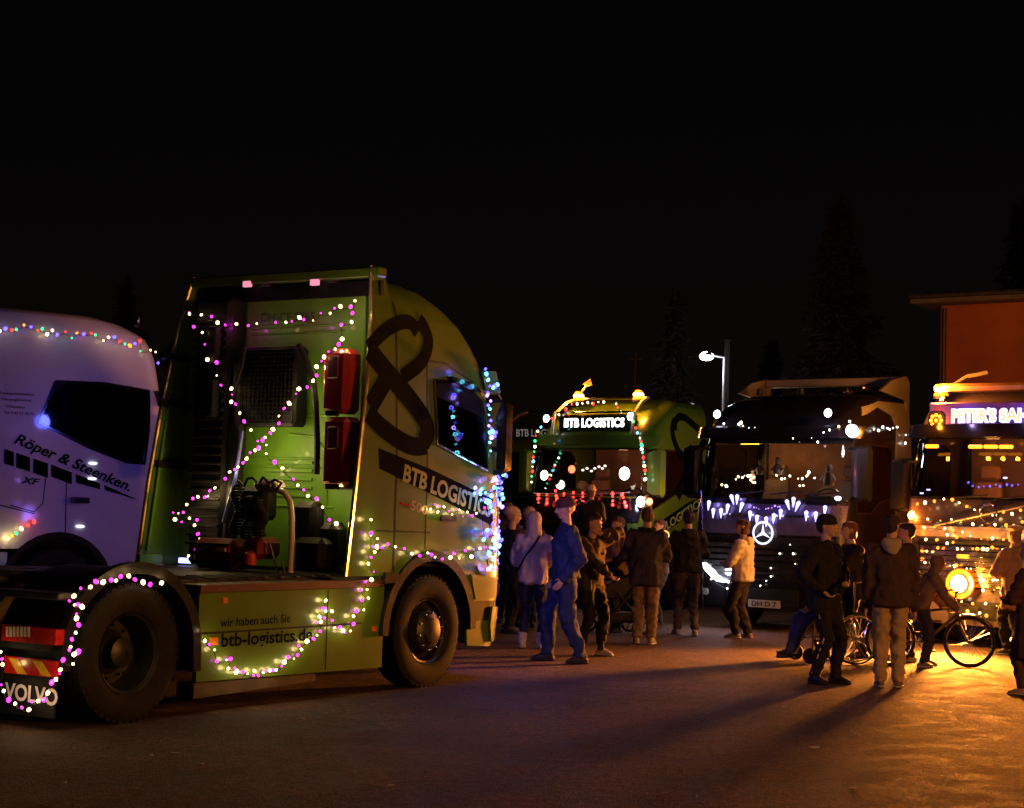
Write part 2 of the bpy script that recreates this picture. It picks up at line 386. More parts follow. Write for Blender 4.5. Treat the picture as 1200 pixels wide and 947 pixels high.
# ------------------------------------------------------------------ generic cab
VOLVO_XF = [(.3, 5.06), (.9, 5.12), (1.6, 5.10), (1.95, 5.04), (2.75, 4.84), (3.0, 4.74), (3.12, 4.66), (3.28, 4.50), (3.42, 4.32), (3.55, 4.08), (3.64, 3.88), (3.72, 3.6)]
VOLVO_W = [(.3, 1.22), (1.0, 1.25), (2.0, 1.25), (3.0, 1.205), (3.4, 1.17), (3.52, 1.13), (3.60, 1.05), (3.66, .95), (3.72, .80)]
def make_cab(rt, cab, paint, bottom, ws, sw, arch=(3.75, .5, .66), inside=TAN, seatm=SEATM, glass=GLASS, sglass=None, dashz=1.88, roofz=None, lower=None):
    """ws: windscreen (z0,z1,halfwidth s); sw: side window polygon [(x,z)]; bottom: z of cab bottom behind the arch"""
    fx, fz, fr = arch; top = cab.top; zb = .34
    def sidepath(sg):
        P = [(cab.xr, bottom)]
        a0 = math.acos(max(-1, min(1, -1))); 
        dz = bottom - fz; ax = math.sqrt(max(.01, fr * fr - dz * dz)) if dz < fr else 0
        th0 = math.atan2(dz, -ax); th1 = math.atan2(zb - fz + .1, math.sqrt(fr * fr - (zb - fz + .1) ** 2))
        P += [(fx + fr * math.cos(th0 + (th1 - th0) * i / 14), fz + fr * math.sin(th0 + (th1 - th0) * i / 14)) for i in range(15)]
        P += [(P[-1][0] + .02, zb)]
        return [(sg * cab.S(x, z), z) for x, z in P]
    R = sidepath(-1); Lf = list(reversed(sidepath(1)))
    outer = R + [(-1.2, zb - .03), (0, zb - .04), (1.2, zb - .03)] + Lf + [(1.35 + cab.L, top), (-1.35 - cab.L, top)]
    holes = []
    z0, z1, hs = ws
    WS = [(-hs, z0 + .05), (-hs + .1, z0), (hs - .1, z0), (hs, z0 + .05), (hs - .03, z1 - .05), (hs - .12, z1), (-hs + .12, z1), (-hs + .03, z1 - .05)]
    holes.append(list(reversed(WS)))
    for sg in (-1, 1):
        h = [(sg * cab.S(x, z), z) for x, z in sw]; holes.append(h if sg < 0 else list(reversed(h)))
    surf(cab, [outer] + holes, -.035, 0).build('cab_body', paint, rt, 28)
    # roof closing rings
    mb = MB(); n = 41; rows = []; ring0 = [cab(-1.35 - cab.L + (2.7 + 2 * cab.L) * i / (n - 1), top, 0) for i in range(n)]
    cen = Vector(((cab.xr + ip(cab.XF, top)) / 2 - .1, 0, 0)); vs = []
    for k, (sc, dz) in enumerate(((1, 0), (.97, .018), (.9, .035), (.7, .05), (.3, .058))):
        for p in ring0: vs.append(Vector((max(cab.xr, cen.x + (p.x - cen.x) * sc) if k else p.x, p.y * sc, top + dz)))
    fs = []
    for k in range(4):
        for i in range(n - 1): fs.append((k * n + i, k * n + i + 1, (k + 1) * n + i + 1, (k + 1) * n + i))
    fs.append(tuple(range(4 * n, 5 * n))); mb.add(vs, fs).build('roof', paint, rt)
    # rear wall
    Z = [bottom - .1, 1.2, 2, 2.6, 3.0, 3.3, 3.45, 3.52, top - .005, top + .02]
    mb = MB(); vs = []; 
    for z in Z: 
        ww = ip(cab.W, min(z, top)) - .01; vs += [(cab.xr + .01, -ww, z), (cab.xr + .01, ww, z)]
    mb.add(vs, [(2 * i, 2 * i + 1, 2 * i + 3, 2 * i + 2) for i in range(len(Z) - 1)]).build('rear_wall', paint, rt)
    # glass
    surf(cab, [WS], -.02, -.014).build('windscreen', glass, rt, 60)
    surf(cab, [strip(WS + WS[:1], .035)], -.012, .004).build('windscreen_seal', BLKG, rt)
    for sg in (-1, 1):
        fn = cab.side(sg)
        wd = surf(fn, [sw], -.02, -.014).build('side_window', sglass or glass, rt, 60)
        surf(fn, [strip(sw + sw[:1], .035)], -.012, .006).build('window_seal', BLKG, wd)
    # floor, dashboard, seats, wheel
    fl = MB(); fl.box((cab.xr + .95, 0, 1.12), (1.85, 2.3, .05)); fl.build('cab_floor', DASH, rt)
    xd = ip(cab.XF, dashz) - .10
    d = MB(); d.hullpts([(xd - .45, y, z) for y in (-1.1, 1.1) for z in (1.25, dashz - .03)] + [(xd - .04, y, z) for y in (-.9, .9) for z in (1.3, dashz - .02)] + [(xd - .25, y, dashz + .02) for y in (-1.05, 1.05)])
    d.box((xd - .35, .62, dashz + .05), (.16, .42, .10)); d.build('dashboard', DASH, rt)
    st = MB(); M = Matrix.Translation((xd - .52, .62, dashz + .02)) @ Matrix.Rotation(math.radians(62), 4, 'Y') @ Matrix.Rotation(PI / 2, 4, 'X')
    st.lathe([(.22 + .018 * math.cos(a), .018 * math.sin(a)) for a in [2 * PI * i / 8 for i in range(8)]], M, 28, True)
    for a in (0, 2.2, 4.1): st.tube([M @ Vector((0, 0, 0)), M @ Vector((.22 * math.cos(a), 0, .22 * math.sin(a)))], .015, 6)
    st.build('steering_wheel', DASH, rt)
    for sy in (-.62, .62):
        s1 = MB(); s1.box((xd - 1.05, sy, 1.62), (.5, .5, .16), None, .05)
        s1.hullpts([(xd - 1.28 + .05, sy + a, 1.68) for a in (-.24, .24)] + [(xd - 1.38, sy + a, 1.68) for a in (-.24, .24)] + [(xd - 1.36, sy + a, 2.22) for a in (-.19, .19)] + [(xd - 1.44, sy + a, 2.24) for a in (-.17, .17)])
        s1.box((xd - 1.42, sy, 2.36), (.10, .30, .20), None, .04); s1.build('seat', seatm, rt)
    bw = MB(); bw.box((cab.xr + .10, 0, 2.2), (.06, 2.2, 1.9), None, .01); bw.box((cab.xr + .35, 0, 1.75), (.45, 2.2, .18), None, .03)
    bw.build('cab_lining', inside, rt)
    cl = MB(); cl.box((cab.xr + .85, 0, z1 + .22), (1.4, 2.1, .06)); cl.build('overhead_shelf', inside, rt)
def seam(rt, cab, sg, pts, wd=.014, name='door_seam'):
    surf(cab.side(sg), [strip(pts, wd)], -.001, .0025, .2, .2).build(name, BLK, rt)
def mirrors(rt, cab, paint, z0=1.95, z1=2.72, sides=(-1, 1), yo=1.40):
    for sg in sides:
        x = ip(cab.XF, 2.3) - .12; y = sg * yo
        h = MB(); h.hullpts([(x + .10, y - sg * .02, z0 + .05), (x + .10, y - sg * .02, z1 - .05), (x + .12, y - sg * .12, z0 + .1), (x + .12, y - sg * .12, z1 - .1), (x + .06, y + sg * .10, z0 + .05), (x + .06, y + sg * .10, z1 - .05), (x - .08, y + sg * .12, z0 + .08), (x - .08, y + sg * .12, z1 - .08), (x - .08, y - sg * .14, z0), (x - .08, y - sg * .14, z1), (x - .08, y + sg * .08, z0), (x - .08, y + sg * .08, z1)])
        mo = h.build('mirror', paint, rt)
        g = MB(); g.box((x - .085, y - sg * .01, (z0 + z1) / 2 + .12), (.01, .20, (z1 - z0) * .58)); g.box((x - .085, y - sg * .01, z0 + .14), (.01, .20, .18)); g.build('mirror_glass', CHROME, mo)
        for z in (z0 + .03, z1 - .03):
            a = MB(); a.tube([(x, y - sg * .02, z), (x - .02, sg * 1.26, z - .01), (x - .08, sg * 1.14, z - .02)], .022, 8); a.build('mirror_arm', BLK, mo)
def headlamp(rt, cab, sg, z, lit, h=.2, w_=.42):
    fn = cab
    c = sg * 1.03
    P = [(c - .26, z - h * .5), (c + .20, z - h * .35), (c + .28, z + h * .45), (c + .1, z + h * .55), (c - .22, z + h * .2)]
    if sg < 0: P = [(2 * c - u, v) for u, v in P]
    b = surf(fn, [P], -.01, .012).build('headlight', BLKG, rt)
    Q = [(c + (u - c) * .72, z + (v - z) * .6) for u, v in P]
    surf(fn, [Q], .012, .018).build('lamp_lens', lit if lit else LAMPG, b)
    return b
def plate(rt, cab, txt, z=.52, y=0):
    fn = cab.front()
    p = surf(fn, [rrect(y - .26, z - .055, y + .26, z + .055, .01)], .01, .02).build('number_plate', PLATE, rt)
    text_obj(txt, fn, (y - .2, z - .035) if True else 0, (y + .2, z - .035), .07, BLKT, p, off=.022)
class Frame:
    def __init__(s, org, ang): s.o = Vector((org[0], org[1], 0)); s.a = ang; s.M = Matrix.Translation(s.o) @ Matrix.Rotation(ang, 4, 'Z'); s.I = s.M.inverted()
    def px(s, x, y, ax, val):
        o = s.I @ CAM; d = s.I.to_3x3() @ ray(x, y); i = 'xyz'.index(ax); return o + d * ((val - o[i]) / d[i])
    def pxs(s, P, ax, val): return [s.px(a, b, ax, val) for a, b in P]
    def w(s, p): return s.M @ Vector(p)
def crop(P, k, ox, oy): return [(x / k + ox, y / k + oy) for x, y in P]
# ================================================================== ground
def asphalt():
    m = bpy.data.materials.new('asphalt'); m.use_nodes = True; t = m.node_tree; b = t.nodes['Principled BSDF']; N = t.nodes.new; Lk = t.links.new
    tc = N('ShaderNodeTexCoord')
    n1 = N('ShaderNodeTexNoise'); n1.inputs['Scale'].default_value = .35; n1.inputs['Detail'].default_value = 6; n1.inputs['Roughness'].default_value = .6
    n2 = N('ShaderNodeTexNoise'); n2.inputs['Scale'].default_value = 55; n2.inputs['Detail'].default_value = 3
    n3 = N('ShaderNodeTexNoise'); n3.inputs['Scale'].default_value = 3.5; n3.inputs['Detail'].default_value = 6
    cr = N('ShaderNodeTexVoronoi'); cr.feature = 'DISTANCE_TO_EDGE'; cr.inputs['Scale'].default_value = .22
    wn = N('ShaderNodeTexNoise'); wn.inputs['Scale'].default_value = 1.3; wn.inputs['Detail'].default_value = 5; Lk(tc.outputs['Object'], wn.inputs['Vector'])
    wa = N('ShaderNodeVectorMath'); wa.operation = 'MULTIPLY_ADD'; wa.inputs[1].default_value = (1.6, 1.6, 0); Lk(wn.outputs['Color'], wa.inputs[0]); Lk(tc.outputs['Object'], wa.inputs[2]); Lk(wa.outputs[0], cr.inputs['Vector'])
    vo = N('ShaderNodeTexVoronoi'); vo.inputs['Scale'].default_value = 95
    n4 = N('ShaderNodeTexNoise'); n4.inputs['Scale'].default_value = 16; n4.inputs['Detail'].default_value = 4
    for n in (n1, n2, n3, n4, vo): Lk(tc.outputs['Object'], n.inputs['Vector'])
    def mr(src, a, b_, c, d):
        r = N('ShaderNodeMapRange'); r.inputs[1].default_value = a; r.inputs[2].default_value = b_; r.inputs[3].default_value = c; r.inputs[4].default_value = d; Lk(src, r.inputs[0]); return r.outputs[0]
    def mul(a, b_): q = N('ShaderNodeMath'); q.operation = 'MULTIPLY'; Lk(a, q.inputs[0]); Lk(b_, q.inputs[1]); return q.outputs[0]
    a = mul(mul(mul(mr(n1.outputs[0], .35, .65, .5, 1.4), mr(n3.outputs[0], .35, .65, .65, 1.3)), mr(n2.outputs[0], .38, .66, .3, 1.8)), mul(mr(cr.outputs['Distance'], 0, .006, .4, 1), mr(n4.outputs[0], .36, .64, .6, 1.4)))
    sc = N('ShaderNodeVectorMath'); sc.operation = 'SCALE'; sc.inputs[0].default_value = (.092, .054, .047); Lk(a, sc.inputs['Scale']); Lk(sc.outputs[0], b.inputs['Base Color'])
    Lk(mr(n3.outputs[0], .3, .7, .66, .92), b.inputs['Roughness']); b.inputs['Specular IOR Level'].default_value = .28
    bp = N('ShaderNodeBump'); bp.inputs['Strength'].default_value = .9; bp.inputs['Distance'].default_value = .012
    ad = N('ShaderNodeMath'); ad.operation = 'ADD'; Lk(vo.outputs['Distance'], ad.inputs[0]); Lk(mr(n2.outputs[0], 0, 1, 0, 1.2), ad.inputs[1]); Lk(ad.outputs[0], bp.inputs['Height'])
    bp2 = N('ShaderNodeBump'); bp2.inputs['Strength'].default_value = .5; bp2.inputs['Distance'].default_value = .06; Lk(n3.outputs[0], bp2.inputs['Height']); Lk(bp.outputs[0], bp2.inputs['Normal'])
    Lk(bp2.outputs[0], b.inputs['Normal']); return m
mb = MB(); mb.add([(-300, -60, 0), (300, -60, 0), (300, 600, 0), (-300, 600, 0)], [(0, 1, 2, 3)])
g = mb.build('ground', asphalt(), None, 0); tag(g, 'dark asphalt yard lit by the lamps of the trucks', None, None, 'structure')
LIT = mat('paper_scrap', (.5, .45, .4), .8)
for i, (x, y, s_) in enumerate(((205, 883, .05), (76, 918, .022), (236, 897, .028), (178, 886, .022), (955, 877, .06), (355, 843, .03), (1002, 925, .05), (458, 922, .03), (50, 944, .03), (1008, 835, .03))):
    p = G(x, y); m_ = MB(); a = random.uniform(0, 3)
    m_.hullpts([p + Vector((s_ * math.cos(a + q) * random.uniform(.5, 1), s_ * .8 * math.sin(a + q) * random.uniform(.5, 1), .002 + random.uniform(0, .012))) for q in (0, .8, 1.6, 2.5, 3.3, 4.2, 5.2)])
    o = m_.build('litter_scrap', LIT, None, 0)
    tag(o, ['crumpled pale scrap of paper left of the empty lower foreground', 'tiny pale scrap nearest the bottom left corner', 'thin pale scrap just right of the crumpled paper', 'thin pale scrap just left of the crumpled paper', 'flat pale scrap on the orange lit asphalt before the camera man', 'small scrap on asphalt under the green tractor side panel', 'dark leaf like scrap at the lower right of the yard', 'small scrap on the dark asphalt at bottom centre', 'scrap at the very bottom left edge', 'small scrap beside the feet of the capped man'][i], 'litter', 'scraps lying on the asphalt')
# ================================================================== main green tractor
A = G(150, 848); B = G(500, 805); h = (B - A); ang = math.atan2(h.y, h.x)
kx = (B - A).length / 3.75; print('wheelbase', (B - A).length, 'ang', math.degrees(ang))
org = A + Vector((-math.sin(ang), math.cos(ang), 0)) * 1.25
GF = Frame(org, ang); WB = (B - A).length
gt = root('tractor_unit', 'bright green tractor unit seen from behind with open rear frame and string lights', 'truck', GF.o, ang, 'tractor units parked on the yard')
dx = WB - 3.75
def sh(T): return [(z, x + dx) for z, x in T]
cab = Cab(sh(VOLVO_XF[:-1] + [(3.68, 3.70), (3.76, 3.4)]), VOLVO_W[:-3] + [(3.56, 1.13), (3.64, 1.06), (3.7, .98)], xr=3.02 + dx, top=3.67)
R_ = lambda P: [(p.x, p.z) for p in GF.pxs(P, 'y', -1.25)]
sw = R_([(512, 446), (513, 521), (570, 551), (573, 549), (573, 490), (568, 468), (556, 456), (535, 448)])
sw = [(min(x, 4.80 + dx), z) for x, z in sw]
make_cab(gt, cab, GREEN, 1.04, (1.96, 2.76, 1.22), sw, arch=(WB, .5, .67), glass=GLASSD)
for sg in (-1, 1):
    fn = cab.side(sg)
    door = R_([(505, 428), (505, 655)]); x0 = door[0][0]
    seam(gt, cab, sg, [(x0, 3.0), (x0, 1.26)])
    seam(gt, cab, sg, [(x0, 3.0), (x0 + .3, 3.0), (x0 + .75, 2.86), (x0 + .95, 2.70)])
    seam(gt, cab, sg, [(4.86 + dx, 1.9), (4.88 + dx, 1.25)])
    hp = R_([(440, 622), (504, 624)]); seam(gt, cab, sg, [(hp[0][0], hp[0][1]), (hp[1][0], hp[1][1])])
    seam(gt, cab, sg, [(3.18 + dx, 3.5), (3.17 + dx, 1.06)], .022, 'extender_seam')
    hd = R_([(487, 573), (500, 579)])
    # fender lips
    P = [(WB + .70 * math.cos(a), .5 + .70 * math.sin(a)) for a in [PI * (1 - i / 18) for i in range(19)]]
    P = [p for p in P if p[1] < 1.3]
    lip = surf(lambda u, v, o: Vector((u, sg * (1.25 + o), v)), [strip(P, .09)], -.12, .03, .3, .3); lip.build('fender_lip', BLK, gt)
# belt stripe and lettering
for sg in (-1, 1):
    fn = cab.side(sg)
    st = R_([(444, 525), (505, 550), (577, 585), (577, 616), (501, 577), (444, 549)])
    surf(fn, [st], 0, .004).build('belt_stripe', BLKT, gt)
    Pt = R_([(471, 563), (574, 606)]); 
    if sg < 0: text_obj('BTB LOGISTICS', fn, Pt[0], Pt[1], .155, OLIVET, gt, 'lettering', .03, .0, .008)
    else: text_obj('BTB LOGISTICS', fn, Pt[1], Pt[0], .155, OLIVET, gt, 'lettering', .03, .0, .008)
    L5 = R_([(476, 595), (499, 601)])
    if sg < 0:
        text_obj('500', fn, R_([(480, 597)])[0], R_([(499, 604)])[0], .09, mat('badge_silver_red', (.5, .3, .22), .35, .5), gt, 'badge', .01, 0, .01)
        text_obj('TURBO', fn, R_([(469, 591)])[0], R_([(479, 595)])[0], .035, REDREF, gt, 'badge', .01, 0, .01) if False else surf(fn, [R_([(469, 588), (479, 592), (479, 595), (469, 591)])], 0, .008).build('badge', REDREF, gt)
def smooth2(P, n=5):
    if len(P) < 3: return P
    P = [Vector(p) for p in P]; P = [P[0] * 2 - P[1]] + P + [P[-1] * 2 - P[-2]]; out = []
    for i in range(1, len(P) - 2):
        a, b, c_, d = P[i - 1:i + 3]
        for k in range(n):
            t = k / n; out.append(.5 * ((2 * b) + (c_ - a) * t + (2 * a - 5 * b + 4 * c_ - d) * t * t + (3 * b - a - 3 * c_ + d) * t ** 3))
    out.append(P[-2]); return [tuple(p) for p in out]
# black ribbon emblem, three bands that cross
def ribbon(fr, cabx, sg, rt, mapx=lambda p: p):
    fn = cabx.side(sg); wd = .135
    bands = [([(436, 408), (453, 391), (468, 381), (480, 377), (490, 379), (496, 389)], .135), ([(499, 374), (505, 386), (508, 400), (503, 416), (494, 428), (475, 442)], .145),
             ([(437, 410), (455, 433), (484, 469), (498, 490), (503, 505), (497, 518)], .20), ([(456, 444), (436, 476)], .19), ([(433, 484), (448, 500), (468, 515), (485, 523), (500, 522)], .17)]
    for i, (P, wv) in enumerate(bands):
        Q = [(p.x, p.z) for p in fr.pxs(P, 'y', -1.25)]
        Q = smooth2(mapx(Q))
        surf(fn, [strip(Q, wv)], .003, .0065 + .0012 * i).build('ribbon_emblem', BLKT, rt)
ribbon(GF, cab, -1, gt); ribbon(GF, cab, 1, gt)
mirrors(gt, cab, BLKG, 1.98, 2.72, yo=1.27)
hdl = MB()
for sg in (-1, 1): 
    hh = cab.side(sg)
    surf(hh, [rrect(3.86 + dx, 1.52, 4.1 + dx, 1.58, .02)], .012, .035).build('door_handle', BLK, gt)
# wind deflector over the side window
for sg in (-1, 1):
    fn = cab.side(sg); D = R_([(527, 441), (548, 447), (560, 455), (562, 460), (548, 456), (530, 449)])
    surf(fn, [D], .0, .06).build('window_deflector', BLKG, gt)
# front details (mostly hidden from the photograph's side)
surf(cab.front(), [rrect(-.9, .95, .9, 1.72, .06)], .0, .012).build('grille', BLK, gt)
for z in (1.0, 1.12, 1.24, 1.36, 1.48, 1.6): surf(cab.front(), [rrect(-.88, z, .88, z + .05, .01)], .012, .035).build('grille_bar', BLKG, gt)
for sg in (-1, 1):
    headlamp(gt, cab, sg, .86, None)
    surf(cab, [[(sg * a, z) for a, z in ((.5, .36), (1.30, .36), (1.36 if 1 else 0, .52), (1.36, .70), (1.30, .70), (.5, .62))]], 0, .03).build('bumper_panel', GREEN, gt)
    # corner steps lit orange
    fn = cab.side(sg)
    surf(fn, [[(4.50 + dx, .78), (4.86 + dx, .78), (4.86 + dx, .98), (4.40 + dx, 1.02)]], 0, .02).build('step_panel', GREEN, gt)
    surf(fn, [[(4.42 + dx, .57), (4.86 + dx, .57), (4.86 + dx, .76), (4.50 + dx, .76)]], -.05, .004).build('step_recess', BLK, gt)
surf(cab.front(), [rrect(-.75, 3.02, .75, 3.26, .04)], 0, .03).build('roof_sign', mat('unlit_sign_panel', (.05, .05, .05), .3), gt)
surf(cab, [[(-1.22, 2.78), (1.22, 2.78), (1.26, 2.98), (-1.26, 2.98)]], .02, .16).build('sun_visor', GREEN, gt)
surf(cab.side(-1), [R_([(557, 663), (568, 668), (567, 675), (560, 672)])], 0, .02).build('side_lamp_and_glint', LAMPG, gt)
for sg in (-1, 1):
    fn = cab.side(sg); m_ = MB(); m_.tube([fn(x, z, .012) for x, z in densify2(sw[:3])], .011, 6); m_.build('window_frame_trim', mat('polished_edge', (.45, .40, .22), .18, .85, .5, .15, 5), gt)
# ---- rear: extenders
def ext(sg):
    y = sg * 1.245; e = MB(); zt = 3.79
    prof = [(2.50, 1.03), (2.60, 1.8), (2.72, 2.6), (2.84, 3.3), (2.90, 3.66), (2.93, zt)]
    P = [(a + dx, b) for a, b in prof] + [(3.03 + dx, zt), (3.10 + dx, 3.70), (3.14 + dx, 3.5), (3.14 + dx, 1.03)]
    def fn(u, v, o): 
        wv = ip(VOLVO_W, min(v, 3.5)); t = max(0, (v - 3.5)) * .16
        return Vector((u, sg * (wv + .002 - t + o), v))
    surf(fn, [P], -.035, .0).build('side_extender', GREEN, gt)
    m_ = MB(); m_.tube([fn(a + dx, b, -.015) for a, b in prof], .024, 10); m_.build('extender_edge_trim', mat('polished_edge', (.45, .40, .22), .18, .85, .5, .15, 5), gt)
    if sg > 0:   # inner frame of the far extender
        for z in (3.02, 2.56, 1.98): 
            b = MB(); b.box((2.86 + dx, y - .06, z), (.42 + .0, .05, .07)); b.build('extender_bracket', BLK, gt)
        b = MB(); b.box((2.62 + dx, y - .05, 1.08), (.30, .04, .10)); b.box((2.74 + dx, y - .05, 2.3), (.03, .03, 2.3), Matrix.Rotation(math.radians(8), 3, 'Y')); b.build('extender_bracket', GREENB, gt)
for sg in (-1, 1): ext(sg)
tb = MB(); tb.box((2.96 + dx, 0, 3.735), (.13, 2.36, .09)); tb.build('roof_crossbar', GREEN, gt)
tb = MB(); tb.box((3.0 + dx, 0, 3.60), (.05, 2.3, .14)); tb.build('dark_upper_panel', BLK, gt)
# rear wall skin
mb = MB(); mb.box((2.995 + dx, -.12, 2.30), (.03, 1.72, 2.5), None, .01); rw = mb.build('rear_wall_skin', GREENB, gt)
for z, y0, y1 in ((3.28, -.75, .35), (3.22, -.75, .35), (2.92, -.8, -.35), (2.45, -.7, .5), (2.06, -.72, .30), (1.98, -.72, .30), (1.62, -.7, .35)):
    m_ = MB(); m_.tube([(2.975 + dx, y0, z), (2.975 + dx, y1, z)], .011, 6); m_.build('pressed_rib', GREENB, rw)
m_ = MB(); m_.tube([(2.975 + dx, -.15, 2.28), (2.975 + dx, -.45, 2.26), (2.975 + dx, -.60, 2.12), (2.975 + dx, -.62, 1.62)], .013, 6); m_.build('pressed_rib', GREENB, rw)
for i in range(5):
    m_ = MB(); m_.box((2.972 + dx, -.17, 1.72 + i * .075), (.02, .55, .028)); m_.build('pressed_rib', GREENB, rw)
a = GF.px(306, 374, 'x', 2.97 + dx); b = GF.px(369, 372, 'x', 2.97 + dx)
text_obj('DH-CF 2265', lambda u, v, o: Vector((2.972 + dx - o, -u, v)), (-a.y, a.z - .03), (-b.y, b.z - .03), .085, mat('dark_green_lettering', (.03, .06, .015), .5), gt)
for px_, w_ in ((290, .09), (369, .09)):
    p = GF.px(px_, 333 if px_ < 300 else 331, 'x', 2.9 + dx); m_ = MB(); m_.box((2.90 + dx, p.y, p.z), (.04, w_, .055)); m_.build('marker_lamp', emit('pink_marker', (1, .35, .5), .9), gt)
# black upper cooler with bracket tubes
c0 = GF.px(285, 408, 'x', 2.8 + dx); c1 = GF.px(349, 500, 'x', 2.8 + dx)
mb = MB(); mb.box((2.84 + dx, (c0.y + c1.y) / 2, (c0.z + c1.z) / 2), (.20, abs(c0.y - c1.y), abs(c0.z - c1.z)), None, .03); ck = mb.build('cooler_box', BLK, gt)
gr = MB(); nx, nz = 14, 18
for i in range(nx + 1):
    y = c1.y + (c0.y - c1.y) * (i + .5) / (nx + 1); gr.box((2.735 + dx, y, (c0.z + c1.z) / 2), (.008, .010, abs(c0.z - c1.z) * .9), None, .001)
for i in range(nz + 1):
    z = c1.z + (c0.z - c1.z) * (i + .5) / (nz + 1); gr.box((2.73 + dx, (c0.y + c1.y) / 2, z), (.008, abs(c0.y - c1.y) * .92, .008), None, .001)
gr.build('protective_mesh', BLK, ck)['kind'] = 'stuff'
for P in ([(287, 407), (283, 428), (276, 450), (272, 465)], [(350, 404), (358, 420), (367, 445), (370, 470), (372, 520), (371, 556)]):
    m_ = MB(); m_.tube(GF.pxs(P, 'x', 2.72 + dx), .028, 8); m_.build('bracket_tube', BLK, gt)
# left dark stack: air intake with ribs, exhaust
xs = 2.86 + dx
s0 = GF.px(232, 700, 'x', xs); s1 = GF.px(262, 700, 'x', xs); ztop = GF.px(250, 345, 'x', xs).z
mb = MB(); mb.box((xs, (s0.y + s1.y) / 2, 2.3), (.26, .44, 2.5), None, .04); stk = mb.build('air_intake_stack', BLK, gt)
for i in range(26):
    m_ = MB(); m_.box((xs - .135, (s0.y + s1.y) / 2 + .02, 1.25 + i * .083), (.03, .40, .03), None, .006)
    m_.build('stack_rib', BLK, stk)
m_ = MB(); m_.tube(GF.pxs([(283, 425), (279, 520), (272, 600), (268, 640)], 'x', 2.78 + dx), .07, 14); m_.build('exhaust_pipe', BLK, gt)
m_ = MB(); m_.tube(GF.pxs([(284, 505), (276, 560), (262, 612)], 'x', 2.70 + dx), .018, 8); m_.build('blue_hose', mat('blue_hose', (.05, .06, .25), .4), gt)
for zz in (3.1, 2.6):
    m_ = MB(); m_.box((2.78 + dx, .55, zz), (.28, .10, .35)); m_.build('filter_bracket', BLK, gt)
# red extinguisher boxes
for ya, yb in ((410, 485), (489, 571)):
    p0 = GF.px(384, ya, 'x', 2.72 + dx); p1 = GF.px(414, yb, 'x', 2.72 + dx)
    m_ = MB(); cy = (p0.y + p1.y) / 2; cz = (p0.z + p1.z) / 2; m_.box((2.74 + dx, cy, cz), (.24, abs(p0.y - p1.y) * .92, abs(p0.z - p1.z)), None, .045); e = m_.build('extinguisher_box', REDP, gt)
    m_ = MB(); m_.box((2.61 + dx, cy, cz + .12), (.02, .12, .2), None, .008); m_.build('label_panel', mat('red_box_label', (.12, .02, .06), .4), e)
    m_ = MB(); m_.box((2.62 + dx, cy, cz - abs(p0.z - p1.z) * .5), (.03, .14, .05)); m_.build('latch', BLK, e)
m_ = MB(); m_.box((2.78 + dx, -1.0, 1.83), (.16, .34, .1)); m_.build('extinguisher_bracket', BLK, gt)
# hydraulic tank and pump gear behind the cab
q = lambda x, y, X=2.45: GF.px(x, y, 'x', X + dx)
a, b = q(233, 630), q(282, 668); m_ = MB(); m_.box((2.5 + dx, (a.y + b.y) / 2, (a.z + b.z) / 2), (.32, abs(a.y - b.y), abs(a.z - b.z)), None, .06); tk = m_.build('hydraulic_tank', REDD, gt)
for k in range(3):
    m_ = MB(); m_.box((2.32 + dx, (a.y + b.y) / 2, b.z + .07 + .075 * k), (.02, abs(a.y - b.y) * .85, .025)); m_.build('tank_strap', BLK, tk)
m_ = MB(); m_.box((2.33 + dx, b.y + .14, a.z - .11), (.02, .12, .06)); m_.build('tank_label', mat('pale_label', (.4, .38, .4), .5), tk)
a, b = q(290, 630), q(314, 668); m_ = MB(); m_.box((2.5 + dx, (a.y + b.y) / 2, (a.z + b.z) / 2 + .05), (.3, abs(a.y - b.y), abs(a.z - b.z) * .7), None, .05); m_.build('battery_box', REDD, gt)
a = q(294, 662, 2.36); m_ = MB(); m_.lathe([(.001, 0), (.05, 0), (.055, .03), (.055, .10), (.03, .12), (.001, .125)], Matrix.Translation((2.35 + dx, a.y, a.z)) @ Matrix.Rotation(PI / 2, 4, 'X'), 14); m_.build('red_valve', mat('orange_red_plastic', (.5, .05, .02), .4), gt)
m_ = MB(); m_.tube(GF.pxs([(318, 575), (326, 574), (334, 578), (340, 588), (342, 605), (342, 640), (340, 674)], 'x', 2.45 + dx), .028, 10); m_.build('pale_pipe', PIPE, gt)
a = q(316, 569, 2.5); m_ = MB(); m_.box(a, (.2, .26, .10), None, .04); m_.build('coupling_cover', mat('pale_pink_cover', (.45, .38, .38), .5), gt)
m_ = MB(); m_.box(q(302, 590, 2.62), (.2, .34, .3), None, .04); m_.build('coupling_panel', BLK, gt)
m_ = MB(); m_.box(q(362, 612, 2.7), (.2, .26, .36), None, .05); m_.box(q(372, 650, 2.6), (.3, .34, .3), None, .05); m_.box(q(390, 640, 2.7), (.25, .2, .42), None, .06); m_.build('gearbox_cover', BLK, gt)
def coil(p0, p1, r, turns, tr, n=14):
    p0, p1 = Vector(p0), Vector(p1); d = (p1 - p0); t = d.normalized(); u = t.orthogonal().normalized(); v = t.cross(u); P = []
    for i in range(turns * n + 1):
        a_ = 2 * PI * i / n; s_ = i / (turns * n); P.append(p0 + d * s_ + (u * math.cos(a_) + v * math.sin(a_)) * r + Vector((0, .03 * math.sin(s_ * 9), 0)))
    m_ = MB(); m_.tube(P, tr, 5); return m_
for (A_, B_) in (((281, 570), (278, 626)), ((303, 585), (306, 628)), ((292, 580), (291, 632))):
    coil(q(*A_, 2.42), q(*B_, 2.38), .05, 15, .011).build('coiled_air_hose', BLK, gt)
